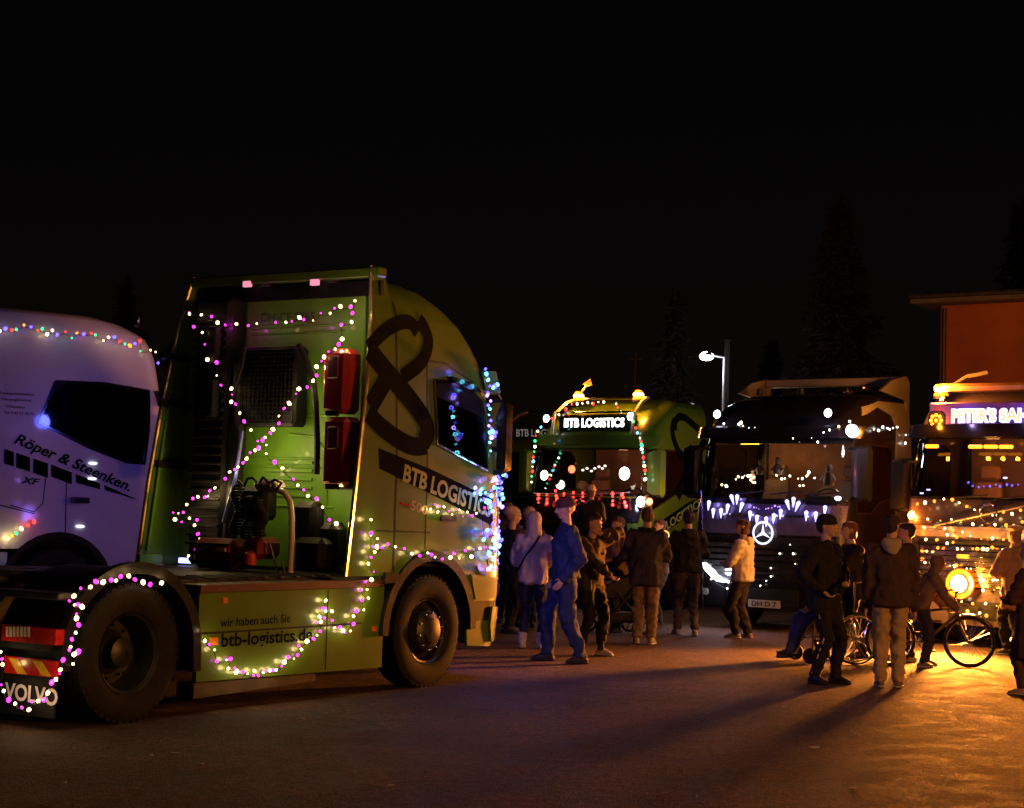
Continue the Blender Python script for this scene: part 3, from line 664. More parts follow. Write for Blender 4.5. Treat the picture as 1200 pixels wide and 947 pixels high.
P = [(281, 575), (279, 563), (286, 570), (290, 561), (297, 560), (303, 568), (308, 559), (316, 566), (322, 562), (330, 566), (324, 574)]
m_ = MB(); m_.tube(densify(GF.pxs(P, 'x', 2.42 + dx), .04), .012, 6); m_.build('air_hose', BLK, gt)
for P in ([(316, 636), (320, 652), (327, 676)], [(330, 655), (334, 676)], [(250, 650), (247, 676)]):
    m_ = MB(); m_.tube(GF.pxs(P, 'x', 2.40 + dx), .010, 6); m_.build('cable', mat('blue_grey_cable', (.1, .1, .16), .4), gt)
# ---- chassis
ch = MB()
for y in (-.40, .40): ch.box((1.6, y, .80), (5.2, .08, .28), None, .01)
for x in (-.85, .0, 1.0, 2.2): ch.box((x, 0, .80), (.12, .8, .2), None, .01)
ch.build('chassis_frame', STEEL, gt)
ax = MB()
for x in (0, WB): ax.tube([(x, -1.0, .5), (x, 1.0, .5)], .09, 12); ax.ell((x, 0, .5), (.22, .22, .22))
ax.build('axle', STEEL, gt)
for sg in (-1, 1):
    wheel(gt, 0, sg * 1.25, sg, 'rear'); wheel(gt, WB, sg * 1.25, sg, 'front')
    w2 = MB(); w2.lathe([(.3, -.30), (.48, -.29), (.51, -.26), (.51, -.04), (.48, -.01), (.3, 0)], Matrix.Translation((0, sg * .92, .51)) @ Matrix.Scale(sg, 4, (0, 1, 0)), 40, True); w2.build('inner_tyre', RUB, gt)
    # rear fender: arched shell
    P = [(.66 * math.cos(a), .54 + .60 * math.sin(a)) for a in [PI * (1.0 - i / 20) + .02 for i in range(21)]]
    P = [(-.66, .42)] + P[:20] + [(.66, .55), (.67, .34)]
    f = MB(); vs = []; fs = []
    for x, z in P:
        for y in (1.27, .58): vs.append((x, sg * y, z))
    for x, z in P:
        for y in (1.27, .58): vs.append((x * .965, sg * y, .54 + (z - .54) * .965 if z > .54 else z))
    n = len(P)
    for i in range(n - 1):
        fs.append((2 * i, 2 * i + 1, 2 * i + 3, 2 * i + 2)); o = 2 * n; fs.append((o + 2 * i, o + 2 * i + 2, o + 2 * i + 3, o + 2 * i + 1)); fs.append((2 * i, 2 * i + 2, o + 2 * i + 2, o + 2 * i))
    f.add(vs, fs).build('rear_mudguard', BLK, gt)
    fl = surf(lambda u, v, o: Vector((u, sg * (1.27 + o), v)), [strip(P, .085)], -.05, .02, .3, .3); fl.build('mudguard_lip', BLK, gt)
    # mudflap and rear lamps
    flap = MB(); flap.box((-.70, sg * .94, .30), (.02, .60, .42), None, .004); fo = flap.build('mudflap', BLK, gt)
# catwalk deck and top of frame
dk = MB(); dk.box((1.62, 0, 1.00), (1.9, 1.9, .05), None, .01); dk.box((2.75, 0, 1.0), (.6, 2.3, .05), None, .01); dk.build('deck_plate', DECK, gt)
for i in range(9):
    m_ = MB(); m_.box((.8 + i * .2, -.9, 1.035), (.05, .5, .012)); m_.build('deck_tread', DECK, gt)
for i, (x, y, r_) in enumerate(((.35, 0, .5),)):
    m_ = MB(); m_.lathe([(.10, 0), (.48, 0), (.50, -.03), (.48, -.07), (.1, -.07)], Matrix.Translation((0.05, 0, 1.08)) @ Matrix.Rotation(PI / 2, 4, 'X'), 28, True)
    m_.box((-.35, .22, 1.0), (.5, .16, .06), Matrix.Rotation(.15, 3, 'Y')); m_.box((-.35, -.22, 1.0), (.5, .16, .06), Matrix.Rotation(.15, 3, 'Y')); m_.build('coupling_plate', DECK, gt)
m_ = MB(); m_.box((-.58, 0, .94), (.25, 2.45, .05), None, .01); m_.box((-.2, .95, 1.16), (.9, .7, .05)); m_.build('rear_deck', DECK, gt)
m_ = MB(); m_.box((-.72, 0, .62), (.08, 2.4, .12)); m_.build('rear_crossmember', BLK, gt)
# side skirts
xa = .72
for sg in (-1, 1):
    fnp = lambda u, v, o: Vector((u, sg * (1.235 + o), v))
    x1 = 3.05 + dx
    surf(fnp, [[(xa, .25), (x1 + .02, .22), (x1 + .02, .93), (xa, .93)]], -.04, 0, .4, .4).build('side_skirt', GREEN, gt)
    surf(fnp, [[(xa, .935), (x1, .935), (x1, .995), (xa, .995)]], -.30, .012, .6, .6).build('skirt_top_rail', mat('maroon_rail', (.10, .03, .02), .45), gt)
    surf(fnp, [strip([(xa + .02, .62), (x1 - .3, .62)], .016)], 0, .003, .5, .5).build('skirt_seam', BLK, gt)
    surf(fnp, [strip([(2.3, .25), (2.3, .92)], .012)], 0, .003, .5, .5).build('skirt_seam', BLK, gt)
    surf(fnp, [[(xa, .12), (2.2, .16), (2.2, .22), (xa, .24)]], -.2, -.02, .5, .5).build('underrun_bar', STEEL, gt)
    surf(cab.side(sg), [[(3.02 + dx, .96), (3.02 + dx, 1.06), (3.25 + dx, 1.04), (3.25 + dx, .97)]], -.02, .03).build('cab_rear_bumper', BLK, gt)
t_ = [(p.x, p.z) for p in GF.pxs([(259, 758), (366, 750)], 'y', -1.24)]
fnp = lambda u, v, o: Vector((u, -(1.235 + o), v))
text_obj('btb-logistics.de', fnp, t_[0], t_[1], .105, BLKT, gt, bold=.02, off=.006)
t_ = [(p.x, p.z) for p in GF.pxs([(258, 735), (340, 729)], 'y', -1.24)]
text_obj('wir haben auch Sie', fnp, t_[0], t_[1], .07, BLKT, gt, bold=.008, off=.006)
for P, mm in (([(246, 747), (255, 747), (255, 756), (246, 756)], ORGREF), ([(261, 700), (266, 700), (266, 707), (261, 707)], ORGREF), ([(436, 734), (441, 734), (441, 740), (436, 740)], ORGREF)):
    surf(fnp, [[(p.x, p.z) for p in GF.pxs(P, 'y', -1.24)]], 0, .012).build('side_reflector', mm, gt)
# rear face items (near side) on plane x=-.71
def rp(px, py, X=-.72): p = GF.px(px, py, 'x', X); return (-p.y, p.z)
fr_ = lambda X: (lambda u, v, o: Vector((X - o, -u, v)))
def yz(cs): return [rp(*c) for c in cs]
lb = surf(fr_(-.74), [yz([(8, 731), (72, 738), (71, 756), (8, 750)])], -.05, .03, .5, .5).build('rear_lamp_cluster', REDREF, gt)
for i in range(7):
    x_ = 14 + i * 4.2; surf(fr_(-.77), [yz([(x_, 734), (x_ + 2.6, 734.5), (x_ + 2.6, 746), (x_, 745.5)])], 0, .006, .5, .5).build('lamp_segment', mat('clear_segment', (.65, .5, .48), .3), lb)
cp = surf(fr_(-.74), [yz([(9, 768), (70, 775), (70, 794), (9, 788)])], -.01, .01, .5, .5).build('chevron_plate', REDREF, gt)
for a_ in (14, 42):
    surf(fr_(-.75), [yz([(a_, 769 + a_ * .11), (a_ + 11, 769 + a_ * .11 + 1.2), (a_ + 22, 789 + a_ * .08), (a_ + 11, 788 + a_ * .08)])], 0, .004, .5, .5).build('yellow_stripe', YELREF, cp)
t0, t1 = rp(6, 818, -.71), rp(68, 827, -.71)
text_obj('VOLVO', fr_(-.71), t0, t1, .115, WHT, fo if False else gt, 'mudflap_lettering', .03, 0, .008)
for sg in (1,):
    surf(fr_(-.74), [[(-sg * 1.15, .78), (-sg * .62, .78), (-sg * .62, .90), (-sg * 1.15, .90)]], -.05, .03).build('rear_lamp_cluster', REDREF, gt)
# white and blue hazy lamps glimpsed under the cab: small work lamp
m_ = MB(); m_.box(q(218, 657, 2.9), (.05, .16, .05)); m_.build('work_lamp', emit('work_lamp_blue', (.4, .42, 1), 3), gt)
# ---- interior blue things handled by strings
# ================================================================== strings on the main tractor
xr_ = 2.60 + dx
def W_(P, ax, v): return [GF.w(p) for p in GF.pxs(P, ax, v)]
s1 = [(222, 367), (227, 384), (237, 391), (240, 404), (243, 421), (254, 425), (254, 439), (259, 450), (271, 457), (272, 463), (271, 471), (276, 475), (281, 484), (286, 495), (294, 505), (302, 516), (312, 531), (322, 541), (331, 548), (344, 562), (349, 568), (356, 574), (361, 580), (371, 586), (378, 594), (386, 609), (394, 614)]
s2 = [(416, 352), (411, 359), (399, 359), (392, 362), (387, 367), (376, 367), (367, 375), (356, 376), (351, 371), (342, 378), (335, 377), (323, 379), (301, 378), (291, 381), (277, 381), (264, 380), (255, 379), (248, 372), (236, 370), (222, 367)]
s3 = [(416, 352), (413, 368), (412, 378), (400, 381), (401, 397), (397, 403), (393, 408), (385, 411), (380, 417), (377, 424), (371, 429), (371, 439), (367, 445), (360, 455), (350, 457), (347, 462), (339, 472), (333, 478), (327, 487), (327, 496), (320, 502), (317, 507), (311, 512), (308, 517), (312, 523), (303, 525), (299, 527), (293, 532), (289, 537), (285, 542), (279, 546), (275, 550), (269, 553), (264, 561), (252, 571), (246, 575), (244, 580), (240, 582), (232, 581), (226, 584), (219, 590), (215, 599), (209, 601), (203, 600)]
s4 = [(205, 610), (213, 611), (222, 607), (231, 609), (228, 617), (232, 626), (234, 631), (229, 644), (221, 651)]
WM = [WARM, MAG]
light_string('warm and magenta lights crossing the open back of the green tractor from upper left', [W_(s1, 'x', xr_)], WM, .015, 2, 1.0, dim=lambda k: .08 if k < 15 else 1, group= 'light strings on the trucks', lightoff=GF.M.to_3x3() @ Vector((.06, 0, 0)))
light_string('warm and magenta lights sagging under the roof crossbar of the green tractor', [W_(s2, 'x', xr_ + .04)], WM, .014, 3, .4, 'light strings on the trucks', lightoff=GF.M.to_3x3() @ Vector((.1, 0, 0)))
light_string('warm and magenta lights falling from upper right across the back of the green tractor', [W_(s3, 'x', xr_ - .03), W_(s4, 'x', xr_ - .03)], WM, .015, 2, 1.0, dim=lambda k: .10 if k > 38 else 1, group= 'light strings on the trucks', lightoff=GF.M.to_3x3() @ Vector((.08, 0, 0)))
c7 = [(52, 518), (72, 538), (105, 585), (135, 600), (165, 638), (180, 705), (240, 697), (262, 700), (250, 757), (290, 750), (300, 770), (340, 775), (370, 790), (405, 790), (410, 770), (435, 792), (465, 780), (485, 775), (505, 768), (525, 764), (545, 760), (580, 745), (595, 713), (620, 685), (655, 690), (678, 665), (700, 638), (685, 610), (735, 585), (775, 577), (797, 545), (817, 517), (820, 473), (793, 468), (812, 440), (842, 438), (850, 398), (835, 388), (850, 335)]
c7b = [(850, 388), (888, 410), (890, 465), (903, 500), (938, 495), (955, 528), (970, 540), (1003, 515), (1022, 483), (1022, 430), (1042, 398), (1085, 390), (1075, 328), (1113, 312), (1065, 268), (1105, 265), (1095, 228), (1133, 200)]
yp = -1.262
light_string('warm and magenta lights looped along the green side skirt below the web address', [W_(crop(c7, 5.259, 220, 640), 'y', yp), W_(crop(c7b, 5.259, 220, 640), 'y', yp)], WM, .015, 2, .22, 'light strings on the trucks', lightoff=GF.M.to_3x3() @ Vector((0, -.03, 0)))
c6 = [(165, 608), (165, 690), (200, 712), (175, 755), (197, 768), (225, 765), (185, 795), (258, 748), (300, 762), (350, 770), (392, 795), (435, 810), (480, 798), (500, 805), (520, 820), (560, 825), (605, 820), (625, 793), (655, 820), (688, 785), (722, 812), (735, 775), (770, 778), (800, 772)]
c6b = [(165, 690), (165, 820), (150, 855), (180, 900)]
light_string('warm and magenta lights running over the front wheel arch of the green tractor', [W_(crop(c6, 4.736, 400, 480), 'y', -1.30), W_(crop(c6b, 4.736, 400, 480), 'y', -1.275)], WM, .015, 2, .22, 'light strings on the trucks', lightoff=GF.M.to_3x3() @ Vector((0, -.03, 0)))
c6c = [(495, 550), (520, 528), (535, 565), (545, 535), (570, 545), (595, 572), (615, 580), (640, 550), (655, 560), (675, 590), (700, 562), (727, 595), (750, 575), (795, 550)]
light_string('short bunch of warm and magenta lights under the company name on the green door', [W_(crop(c6c, 4.736, 400, 480), 'y', -1.275)], WM, .013, 2, .2, 'light strings on the trucks', lightoff=GF.M.to_3x3() @ Vector((0, -.03, 0)))
c2 = [(640, 287), (595, 283), (567, 277), (535, 263), (510, 260), (478, 260), (460, 268), (440, 275), (408, 283), (380, 278), (358, 300), (320, 300), (293, 332), (275, 352)]
c2b = [(295, 375), (310, 370), (325, 380), (303, 400), (303, 428), (312, 447), (300, 485), (285, 510), (280, 530), (275, 550), (295, 570), (310, 548), (290, 600), (250, 590), (240, 620), (237, 645), (222, 660), (205, 680), (190, 712), (175, 745), (150, 755), (125, 748), (115, 780), (87, 775), (60, 757), (35, 738), (15, 705), (5, 680), (10, 610), (8, 585), (2, 560)]
light_string('warm and magenta lights over the rear mudguard of the green tractor', [W_(crop(c2, 3.381, 0, 600), 'y', -1.30)], WM, .017, 2, .3, 'light strings on the trucks', lightoff=GF.M.to_3x3() @ Vector((0, -.03, .04)))
light_string('warm and magenta lights framing the rear lamps and mudflap of the green tractor', [W_(crop(c2b, 3.381, 0, 600), 'x', -.83)], WM, .017, 2, .3, 'light strings on the trucks', lightoff=GF.M.to_3x3() @ Vector((-.03, 0, 0)))
BC = [BLU, CYA, CYA, BLU, VIO]
colp = [(590, 548), (586, 553), (590, 556), (585, 560), (580, 562), (586, 566), (584, 571), (579, 571), (585, 576), (581, 580), (586, 581), (576, 582), (583, 586), (578, 590), (585, 592), (581, 596), (577, 599), (583, 602), (579, 606), (584, 610), (578, 613), (583, 617), (571, 620), (585, 622), (580, 626), (570, 628), (584, 631), (577, 634), (581, 638), (575, 642), (580, 646), (573, 650), (578, 655), (583, 660), (576, 664), (580, 668), (569, 577), (564, 575), (567, 584), (557, 571), (559, 576), (573, 589)]
xl = 5.14 + dx
light_string('dense blue and cyan lights hanging down the front corner of the green tractor', [[(W_([p], 'x', xl) if p[0] > 580 else W_([p], 'y', -1.31))[0] for p in colp + [(x_ + 3.5, y_ + 2.5) for x_, y_ in colp[::2]] + [(x_ - 3, y_ + 3) for x_, y_ in colp[1::3]]]], BC, .021, 2, .32, dim=lambda k: 1, group= 'light strings on the trucks', lightoff=GF.M.to_3x3() @ Vector((.06, -.05, 0)))
mp = [(569, 431), (570, 438), (572, 445), (574, 453), (571, 463), (580, 452), (583, 450), (578, 455), (572, 462), (575, 470), (572, 474), (574, 480), (573, 486), (575, 492), (573, 498), (576, 503), (574, 508), (577, 506), (581, 507), (576, 513), (579, 510), (574, 520), (575, 528)]
light_string('blue lights wound up the mirror and windscreen pillar of the green tractor', [W_(mp, 'y', -1.42)], BC, .018, 2, .45, 'light strings on the trucks')
ip_ = [(519, 457), (522, 452), (526, 456), (529, 452), (532, 455), (529, 460), (525, 459), (521, 461), (534, 458), (526, 462)]
ip2 = [(553, 464), (551, 469), (557, 473), (555, 465), (546, 478), (549, 482), (555, 481), (547, 484), (554, 490), (548, 493), (547, 500), (555, 497), (543, 507), (549, 507), (553, 507), (550, 514), (549, 518), (552, 521), (549, 527), (553, 527), (551, 534), (549, 538)]
light_string('blue and cyan lights behind the side window glass of the green tractor', [W_(ip_, 'y', -1.12), W_(ip2, 'y', -.95)], BC, .016, 2, .8, 'light strings on the trucks', st=2.5)
lamp(GF.w((5.42 + dx, -1.22, 1.35)), (.26, .16, 1), 22, None, .12, 'blue_cluster_glow')
# ================================================================== other trucks
def frame_from(px, py, D, deg, lx=5.08, ly=0.0):
    """truck frame whose local point (lx, ly) projects at (px,py) at depth D; heading deg (world)"""
    p = PT(px, py, D); a = math.radians(deg); f = Vector((math.cos(a), math.sin(a), 0)); l = Vector((-math.sin(a), math.cos(a), 0))
    o = p - f * lx - l * ly; return Frame(o, a)
def chassis(rt, paint, skirt=True, wb=3.75):
    ch = MB()
    for y in (-.40, .40): ch.box((1.6, y, .80), (5.2, .08, .28), None, .01)
    ch.build('chassis_frame', STEEL, rt)
    for sg in (-1, 1):
        wheel(rt, wb, sg * 1.24, sg, 'front'); wheel(rt, 0, sg * 1.24, sg, 'rear')
        if skirt: surf(lambda u, v, o: Vector((u, sg * (1.22 + o), v)), [[(.75, .3), (3.0, .3), (3.0, .98), (.75, .98)]], -.04, 0, .5, .5).build('side_skirt', paint, rt)
        P = [(wb + .69 * math.cos(a), .5 + .69 * math.sin(a)) for a in [PI * (1 - i / 16) for i in range(17)]]
        surf(lambda u, v, o: Vector((u, sg * (1.245 + o), v)), [strip(P, .07)], -.1, .02, .3, .3).build('fender_lip', BLK, rt)
        m_ = MB(); m_.box((0, sg * .95, 1.10), (1.3, .6, .04)); m_.build('rear_mudguard', BLK, rt)
def front_kit(rt, cab, paint, grille=(.92, 1.72, .92), bars=6, vis=(2.80, 2.98), bumper=BLK, visor=None, lit=None, barm=BLKG):
    F = cab.front(); z0, z1, hw = grille
    g = surf(F, [[(-hw, z0), (hw, z0), (hw * 1.05, z1 - .08), (hw * .98, z1), (-hw * .98, z1), (-hw * 1.05, z1 - .08)]], 0, .012).build('grille', BLK, rt)
    for i in range(bars):
        z = z0 + .03 + (z1 - z0 - .1) * i / bars; surf(F, [rrect(-hw * .96, z, hw * .96, z + .055, .012)], .012, .04).build('grille_bar', barm, g)
    surf(F, [rrect(-.55, .38, .55, .62, .03)], 0, .012).build('lower_grille', BLK, rt)
    for sg in (-1, 1):
        surf(cab, [[(sg * a, z) for a, z in ((.62, .34), (1.3, .34), (1.36, .6), (1.3, .74), (.62, .66))]], 0, .03).build('bumper_panel', bumper, rt)
        headlamp(rt, cab, sg, .88, lit)
        fo = surf(cab, [rrect(sg * .98 - .09, .48, sg * .98 + .09, .58, .03)], .03, .045).build('fog_lamp', LAMPG, rt)
    if visor: surf(cab, [[(-1.22, vis[0]), (1.22, vis[0]), (1.26, vis[1]), (-1.26, vis[1])]], .03, .17).build('sun_visor', visor, rt)
    for y in (-.55, .05, .6):
        m_ = MB(); pz = 1.98; p = cab(cab.F(y, pz), pz, .02); q_ = cab(cab.F(y + .52, pz + .05), pz + .05, .02); m_.tube([p, q_], .012, 6); m_.build('wiper', BLK, rt)
def ring_emblem(rt, cab, y, z, r, m):
    p = cab(cab.F(y, z), z, .045); m_ = MB(); M = Matrix.Translation(p) @ Matrix.Rotation(PI / 2, 4, 'Z')
    m_.lathe([(r + .016 * math.cos(a), .012 * math.sin(a)) for a in [2 * PI * i / 6 for i in range(6)]], M, 28, True)
    e = m_.build('round_emblem', m, rt); b = MB(); b.box(p, (.012, r * 1.7, .035)); b.build('emblem_bar', m, e)
def beacon(rt, p, col=AMB, st=30, power=60, r=.06):
    m_ = MB(); m_.lathe([(.001, 0), (r * 1.15, 0), (r * 1.15, .03), (r, .035), (r * .95, .12), (r * .6, .16), (.001, .17)], Matrix.Translation(p) @ Matrix.Rotation(PI / 2, 4, 'X'), 16)
    b = m_.build('beacon', emit('beacon_dome', (1, .20, .01), 3.0), rt); q_ = MB(); q_.ell(Vector(p) + Vector((.0, 0, .085)), (r * 1.12, r * 1.12, r * .62), None, 14, 9); q_.build('lit_bulb', emit('beacon_%s_%d' % (str(col[1]), st), (1, .55, .12), st), b); s = MB(); s.lathe([(.001, -.04), (r * 1.2, -.04), (r * 1.25, .0), (.001, .0)], Matrix.Translation(p) @ Matrix.Rotation(PI / 2, 4, 'X'), 16); s.build('beacon_base', BLK, b)
    if power: lamp(Vector(p) + Vector((.16, 0, .10)), (1, .30, .03) if col == AMB else col, power, rt, r, 'beacon_glow')
    return b
def round_lamp(rt, p, m, r=.07, power=0, col=WHI, d=Vector((1, 0, 0)), name='spot_lamp'):
    M = Matrix.Translation(p) @ d.to_track_quat('Y', 'Z').to_matrix().to_4x4()
    s = MB(); s.lathe([(.001, -.07), (r * .7, -.06), (r * 1.1, -.01), (r * 1.12, .012), (r, .012)], M, 18); h_ = s.build(name, BLK, rt)
    l = MB(); l.lathe([(r, .0), (r * .7, .018), (.001, .026)], M, 18); l.build('lamp_lens', m, h_)
    if power: lamp(Vector(p) + d * .15, col, power, rt, r, 'spot_glow')
    return h_
GROUP_T = 'tractor units parked on the yard'
H4 = 180 + 52   # heading of the echelon (toward the camera, turned left)
def htrk(turn): return 270 - turn
SWV = [(3.52, 2.02), (3.56, 2.62), (3.75, 2.74), (4.35, 2.74), (4.60, 2.60), (4.74, 2.2), (4.72, 1.72), (3.95, 2.02)]
# ---- white truck at the left
WF = frame_from(68, 660, 20.3, 40, 3.62, -1.25)
wt = root('tractor_unit', 'white tractor unit at the left lit violet with dark lettering behind the green one', 'truck', WF.o, WF.a, GROUP_T)
DXF = [(.3, 5.20), (.9, 5.24), (1.6, 5.22), (1.95, 5.18), (2.8, 5.04), (3.1, 4.98), (3.4, 4.92), (3.62, 4.80), (3.76, 4.55), (3.84, 4.2), (3.95, 3.6)]
DW = [(.3, 1.22), (1.0, 1.25), (2.3, 1.25), (3.0, 1.22), (3.55, 1.20), (3.70, 1.15), (3.80, 1.06), (3.9, .9)]
wc = Cab(DXF, DW, xr=1.7, top=3.82)
def wl(P): return [(p.x, p.z) for p in WF.pxs(P, 'y', -1.25)]
k2 = 3.383
swd = wl(crop([(225, 362), (155, 525), (350, 622), (500, 682), (572, 690), (590, 560), (600, 400), (420, 370)], k2, 0, 340))
swd = [(min(x, 4.86), z) for x, z in swd]
make_cab(wt, wc, WHITEP, 1.02, (1.98, 2.78, 1.2), swd, arch=(3.62, .5, .68), glass=GLASSD)
chassis(wt, WHITEP, True, 3.62); mirrors(wt, wc, BLKG, 1.95, 2.7, (-1, 1), 1.42)
front_kit(wt, wc, WHITEP, visor=BLKG)
fn = wc.side(-1)
tw = wl([(16, 519), (151, 576)])
text_obj('Röper & Steenken.', fn, tw[0], tw[1], .13, BLKT, wt, bold=.02, shear=.25, off=.008)
for i, (a, b) in enumerate(((0, 1.5), (5, 16), (19, 35), (39, 56), (60, 84), (89, 117), (122, 162))):
    def yy(x): return 526 + (x - 5) * .335 + max(0, x - 60) * .05
    h1 = 17 if b < 60 else (14 if b < 90 else 10)
    P = [(a, yy(a)), (b, yy(b)), (b, yy(b) + (h1 - 3 if b > 84 else h1) if b < 160 else yy(b) + 1), (a, yy(a) + h1)]
    if i == 6: P = [(122, yy(122)), (162, 586), (158, 585), (123, yy(122) + 6)]
    if i == 0: continue
    surf(fn, [wl(P)], 0, .006).build('stripe_block', BLKT, wt)
tw = wl([(24, 566), (46, 569)]); text_obj('XF', fn, tw[0], tw[1], .08, BLKT, wt, bold=.02, shear=.3, off=.008)
for i, (x0, x1, y, s_) in enumerate(((0, 41, 462, 'Transportmittelbau'), (2, 38, 469, 'Fahrzeuglackierer'), (6, 30, 477, 'Telefonnummer'), (5, 40, 485, 'Tel. 0 42 02  55 70'))):
    tw = wl([(x0, y), (x1, y + 2)]); text_obj(s_, fn, tw[0], tw[1], .035, BLKT, wt, bold=0, off=.007)
hd = wl([(83, 580), (103, 588)]); surf(fn, [rrect(hd[0][0], hd[1][1] - .02, hd[1][0], hd[1][1] + .05, .02)], 0, .05).build('door_handle', BLKG, wt)
for P in ([(54, 556), (50, 590), (40, 600), (12, 592)], [(78, 560), (76, 640)], [(0, 592), (40, 602)]):
    surf(fn, [strip(wl(P), .012)], 0, .003).build('door_seam', BLK, wt)
for (x, y) in ((109, 543), (108, 561), (94, 617)):
    p = WF.px(x, y, 'y', -1.27); m_ = MB(); m_.ell(p, (.06, .012, .018)); m_.build('side_lamp_and_glint', emit('white_glint', (.85, .85, 1), 1.6), wt)  # glowing dots put in for white lamp reflections on the cab side
mc = [(0, 160), (22, 150), (47, 155), (65, 152), (95, 140), (123, 143), (150, 165), (168, 150), (187, 178), (208, 157), (227, 173), (260, 167), (285, 188), (305, 172), (332, 172), (362, 168), (378, 180), (410, 202), (430, 190), (453, 188), (475, 200), (495, 215), (515, 222), (535, 212), (555, 205), (557, 240), (597, 242), (617, 247), (627, 285)]
light_string('multicoloured lights strung along the roof edge of the white truck', [[WF.w(p) for p in WF.pxs(crop(mc, k2, 0, 340), 'y', -1.30)]], [WARM, BLU, RED_, GRN, AMB, BLU, RED_, GRN, WARM], .020, 3, .07, 'light strings on the trucks', lightoff=WF.M.to_3x3() @ Vector((0, -.05, 0)))
P = [(10, 632), (14, 628), (19, 625), (25, 620), (33, 615), (40, 611)]
light_string('few red and green lights on the front wheel arch of the white truck', [[WF.w(p) for p in WF.pxs(P, 'y', -1.32)]], [WARM, AMB, GRN, WARM, RED_, RED_], .022, 1, .9, 'light strings on the trucks')
for sg_ in (0, .36):
    m_ = MB(); p = WF.px(163, 380, 'z', 3.62); m_.lathe([(.02, 0), (.05, .02), (.03, .14), (.015, .16)], Matrix.Translation(p + Vector((sg_, 0, -.04))) @ Matrix.Rotation(PI / 2, 4, 'X'), 10)
    if sg_ == 0: m_.build('roof_beacon', CHROME, wt)
lamp(GF.w((5.2 + dx, 2.0, 2.9)), (.10, .12, 1), 24, None, .1, 'assumed_violet_glow')  # both glows are assumed, unseen sources added to light the white truck violet
lamp(GF.w((3.4 + dx, 1.75, 2.6)), (.10, .11, 1), 18, None, .1, 'assumed_violet_glow')
# assumed, unseen bulbs on the green tractor's far side, added for the violet light
P = [(4.95 + dx, 1.42, 2.9 - .07 * i) for i in range(26)]
light_string('assumed, unseen blue and violet lights on the far side mirror of the green tractor', [[GF.w(p) for p in P]], [BLU, VIO], .019, 5, .8, 'light strings on the trucks')
# ---- company truck in the middle, facing the camera
def company_truck(fr, label, lit, group=GROUP_T):
    rt = root('tractor_unit', label, 'truck', fr.o, fr.a, group); cb = Cab(VOLVO_XF, VOLVO_W, xr=2.95, top=3.60)
    make_cab(rt, cb, GREEN, 1.04, (1.94, 2.74, 1.24), SWV)
    chassis(rt, GREEN); mirrors(rt, cb, GREEN, 1.92, 2.75)
    front_kit(rt, cb, GREEN, grille=(.95, 1.50, .95), visor=GREEN, bumper=GREEN)
    surf(cb, [[(-1.12, 1.50), (1.12, 1.50), (1.2, 1.9), (-1.2, 1.9)]], 0, .014).build('front_panel', BLKG, rt)
    ring_emblem(rt, cb, 0, 1.74, .11, CHROME)
    surf(cb.front(), [rrect(-.5, 1.44, .62, 1.475, .01)], .014, .05).build('chrome_strip', CHROME, rt)
    for sg in (-1, 1):
        fn = cb.side(sg)
        surf(fn, [[(2.95, 2.02), (3.6, 1.86), (4.78, 1.40), (4.78, 1.14), (3.6, 1.62), (2.95, 1.80)]], 0, .004).build('belt_stripe', BLKT, rt)
        a, b_ = (3.15, 1.82), (4.72, 1.20)
        if sg < 0: text_obj('BTB LOGISTICS', fn, a, b_, .15, OLIVET, rt, bold=.03, off=.008)
        else: text_obj('BTB LOGISTICS', fn, b_, a, .15, OLIVET, rt, bold=.03, off=.008)
        for i, (P, wv) in enumerate(((smooth2([(3.0, 3.05), (3.3, 3.2), (3.7, 3.35), (3.95, 3.28), (4.0, 3.1)]), .13), (smooth2([(4.0, 3.3), (4.08, 3.05), (3.9, 2.75), (3.6, 2.62)]), .13), ([(3.0, 3.0), (3.5, 2.45), (3.95, 1.95)], .17), ([(3.4, 2.75), (3.02, 2.4)], .17))):
            surf(fn, [strip(P, wv)], 0, .005 + .0012 * i).build('ribbon_emblem', BLKT, rt)
        seam(rt, cb, sg, [(3.5, 2.9), (3.46, 1.25)])
    # roof sign box with rails
    sb = MB(); sb.box((4.62, 0, 3.20), (.22, 1.56, .30), None, .03); s_ = sb.build('roof_sign', BLKG, rt)
    fs = lambda u, v, o: Vector((4.73 + o, u, v))
    text_obj('BTB LOGISTICS', fs, (-.64, 3.13), (.64, 3.13), .15, emit('sign_white' if lit else 'sign_dim', (.95, 1, .9) if lit else (.9, .8, .75), 5 if lit else .12), s_, bold=.035 if lit else .02, off=.006)
    m_ = MB(); m_.tube([(4.76, -.80, 3.38), (4.76, .80, 3.38)], .018, 8); m_.build('roof_rail', CHROME, rt)
    for y in (-.85, .85):
        m_ = MB(); m_.tube([(4.80, y, 3.0), (4.74, y, 3.36), (4.45, y * .95, 3.58), (4.2, y * .9, 3.66)], .030, 8); m_.build('roof_rail', mat('amber_lit_rail', (.5, .42, .3), .3, .3), rt)
    m_ = MB(); m_.tube([(4.2, -.76, 3.66), (4.2, .76, 3.66)], .028, 8); m_.build('roof_rail', CHROME, rt)
    return rt, cb
BF = frame_from(679, 590, 29.4, htrk(38), 5.10)
bt, bc = company_truck(BF, 'green tractor unit facing the crowd with lit roof sign and amber roof beacons', True)
plate(bt, bc, 'DH BT 118', .50)
def on(fr, P, lx): return [fr.w(p) for p in fr.pxs(P, 'x', lx)]
for y in (-.62, .66): beacon(bt, (4.35, y, 3.62), AMB, 22, 90, .085)
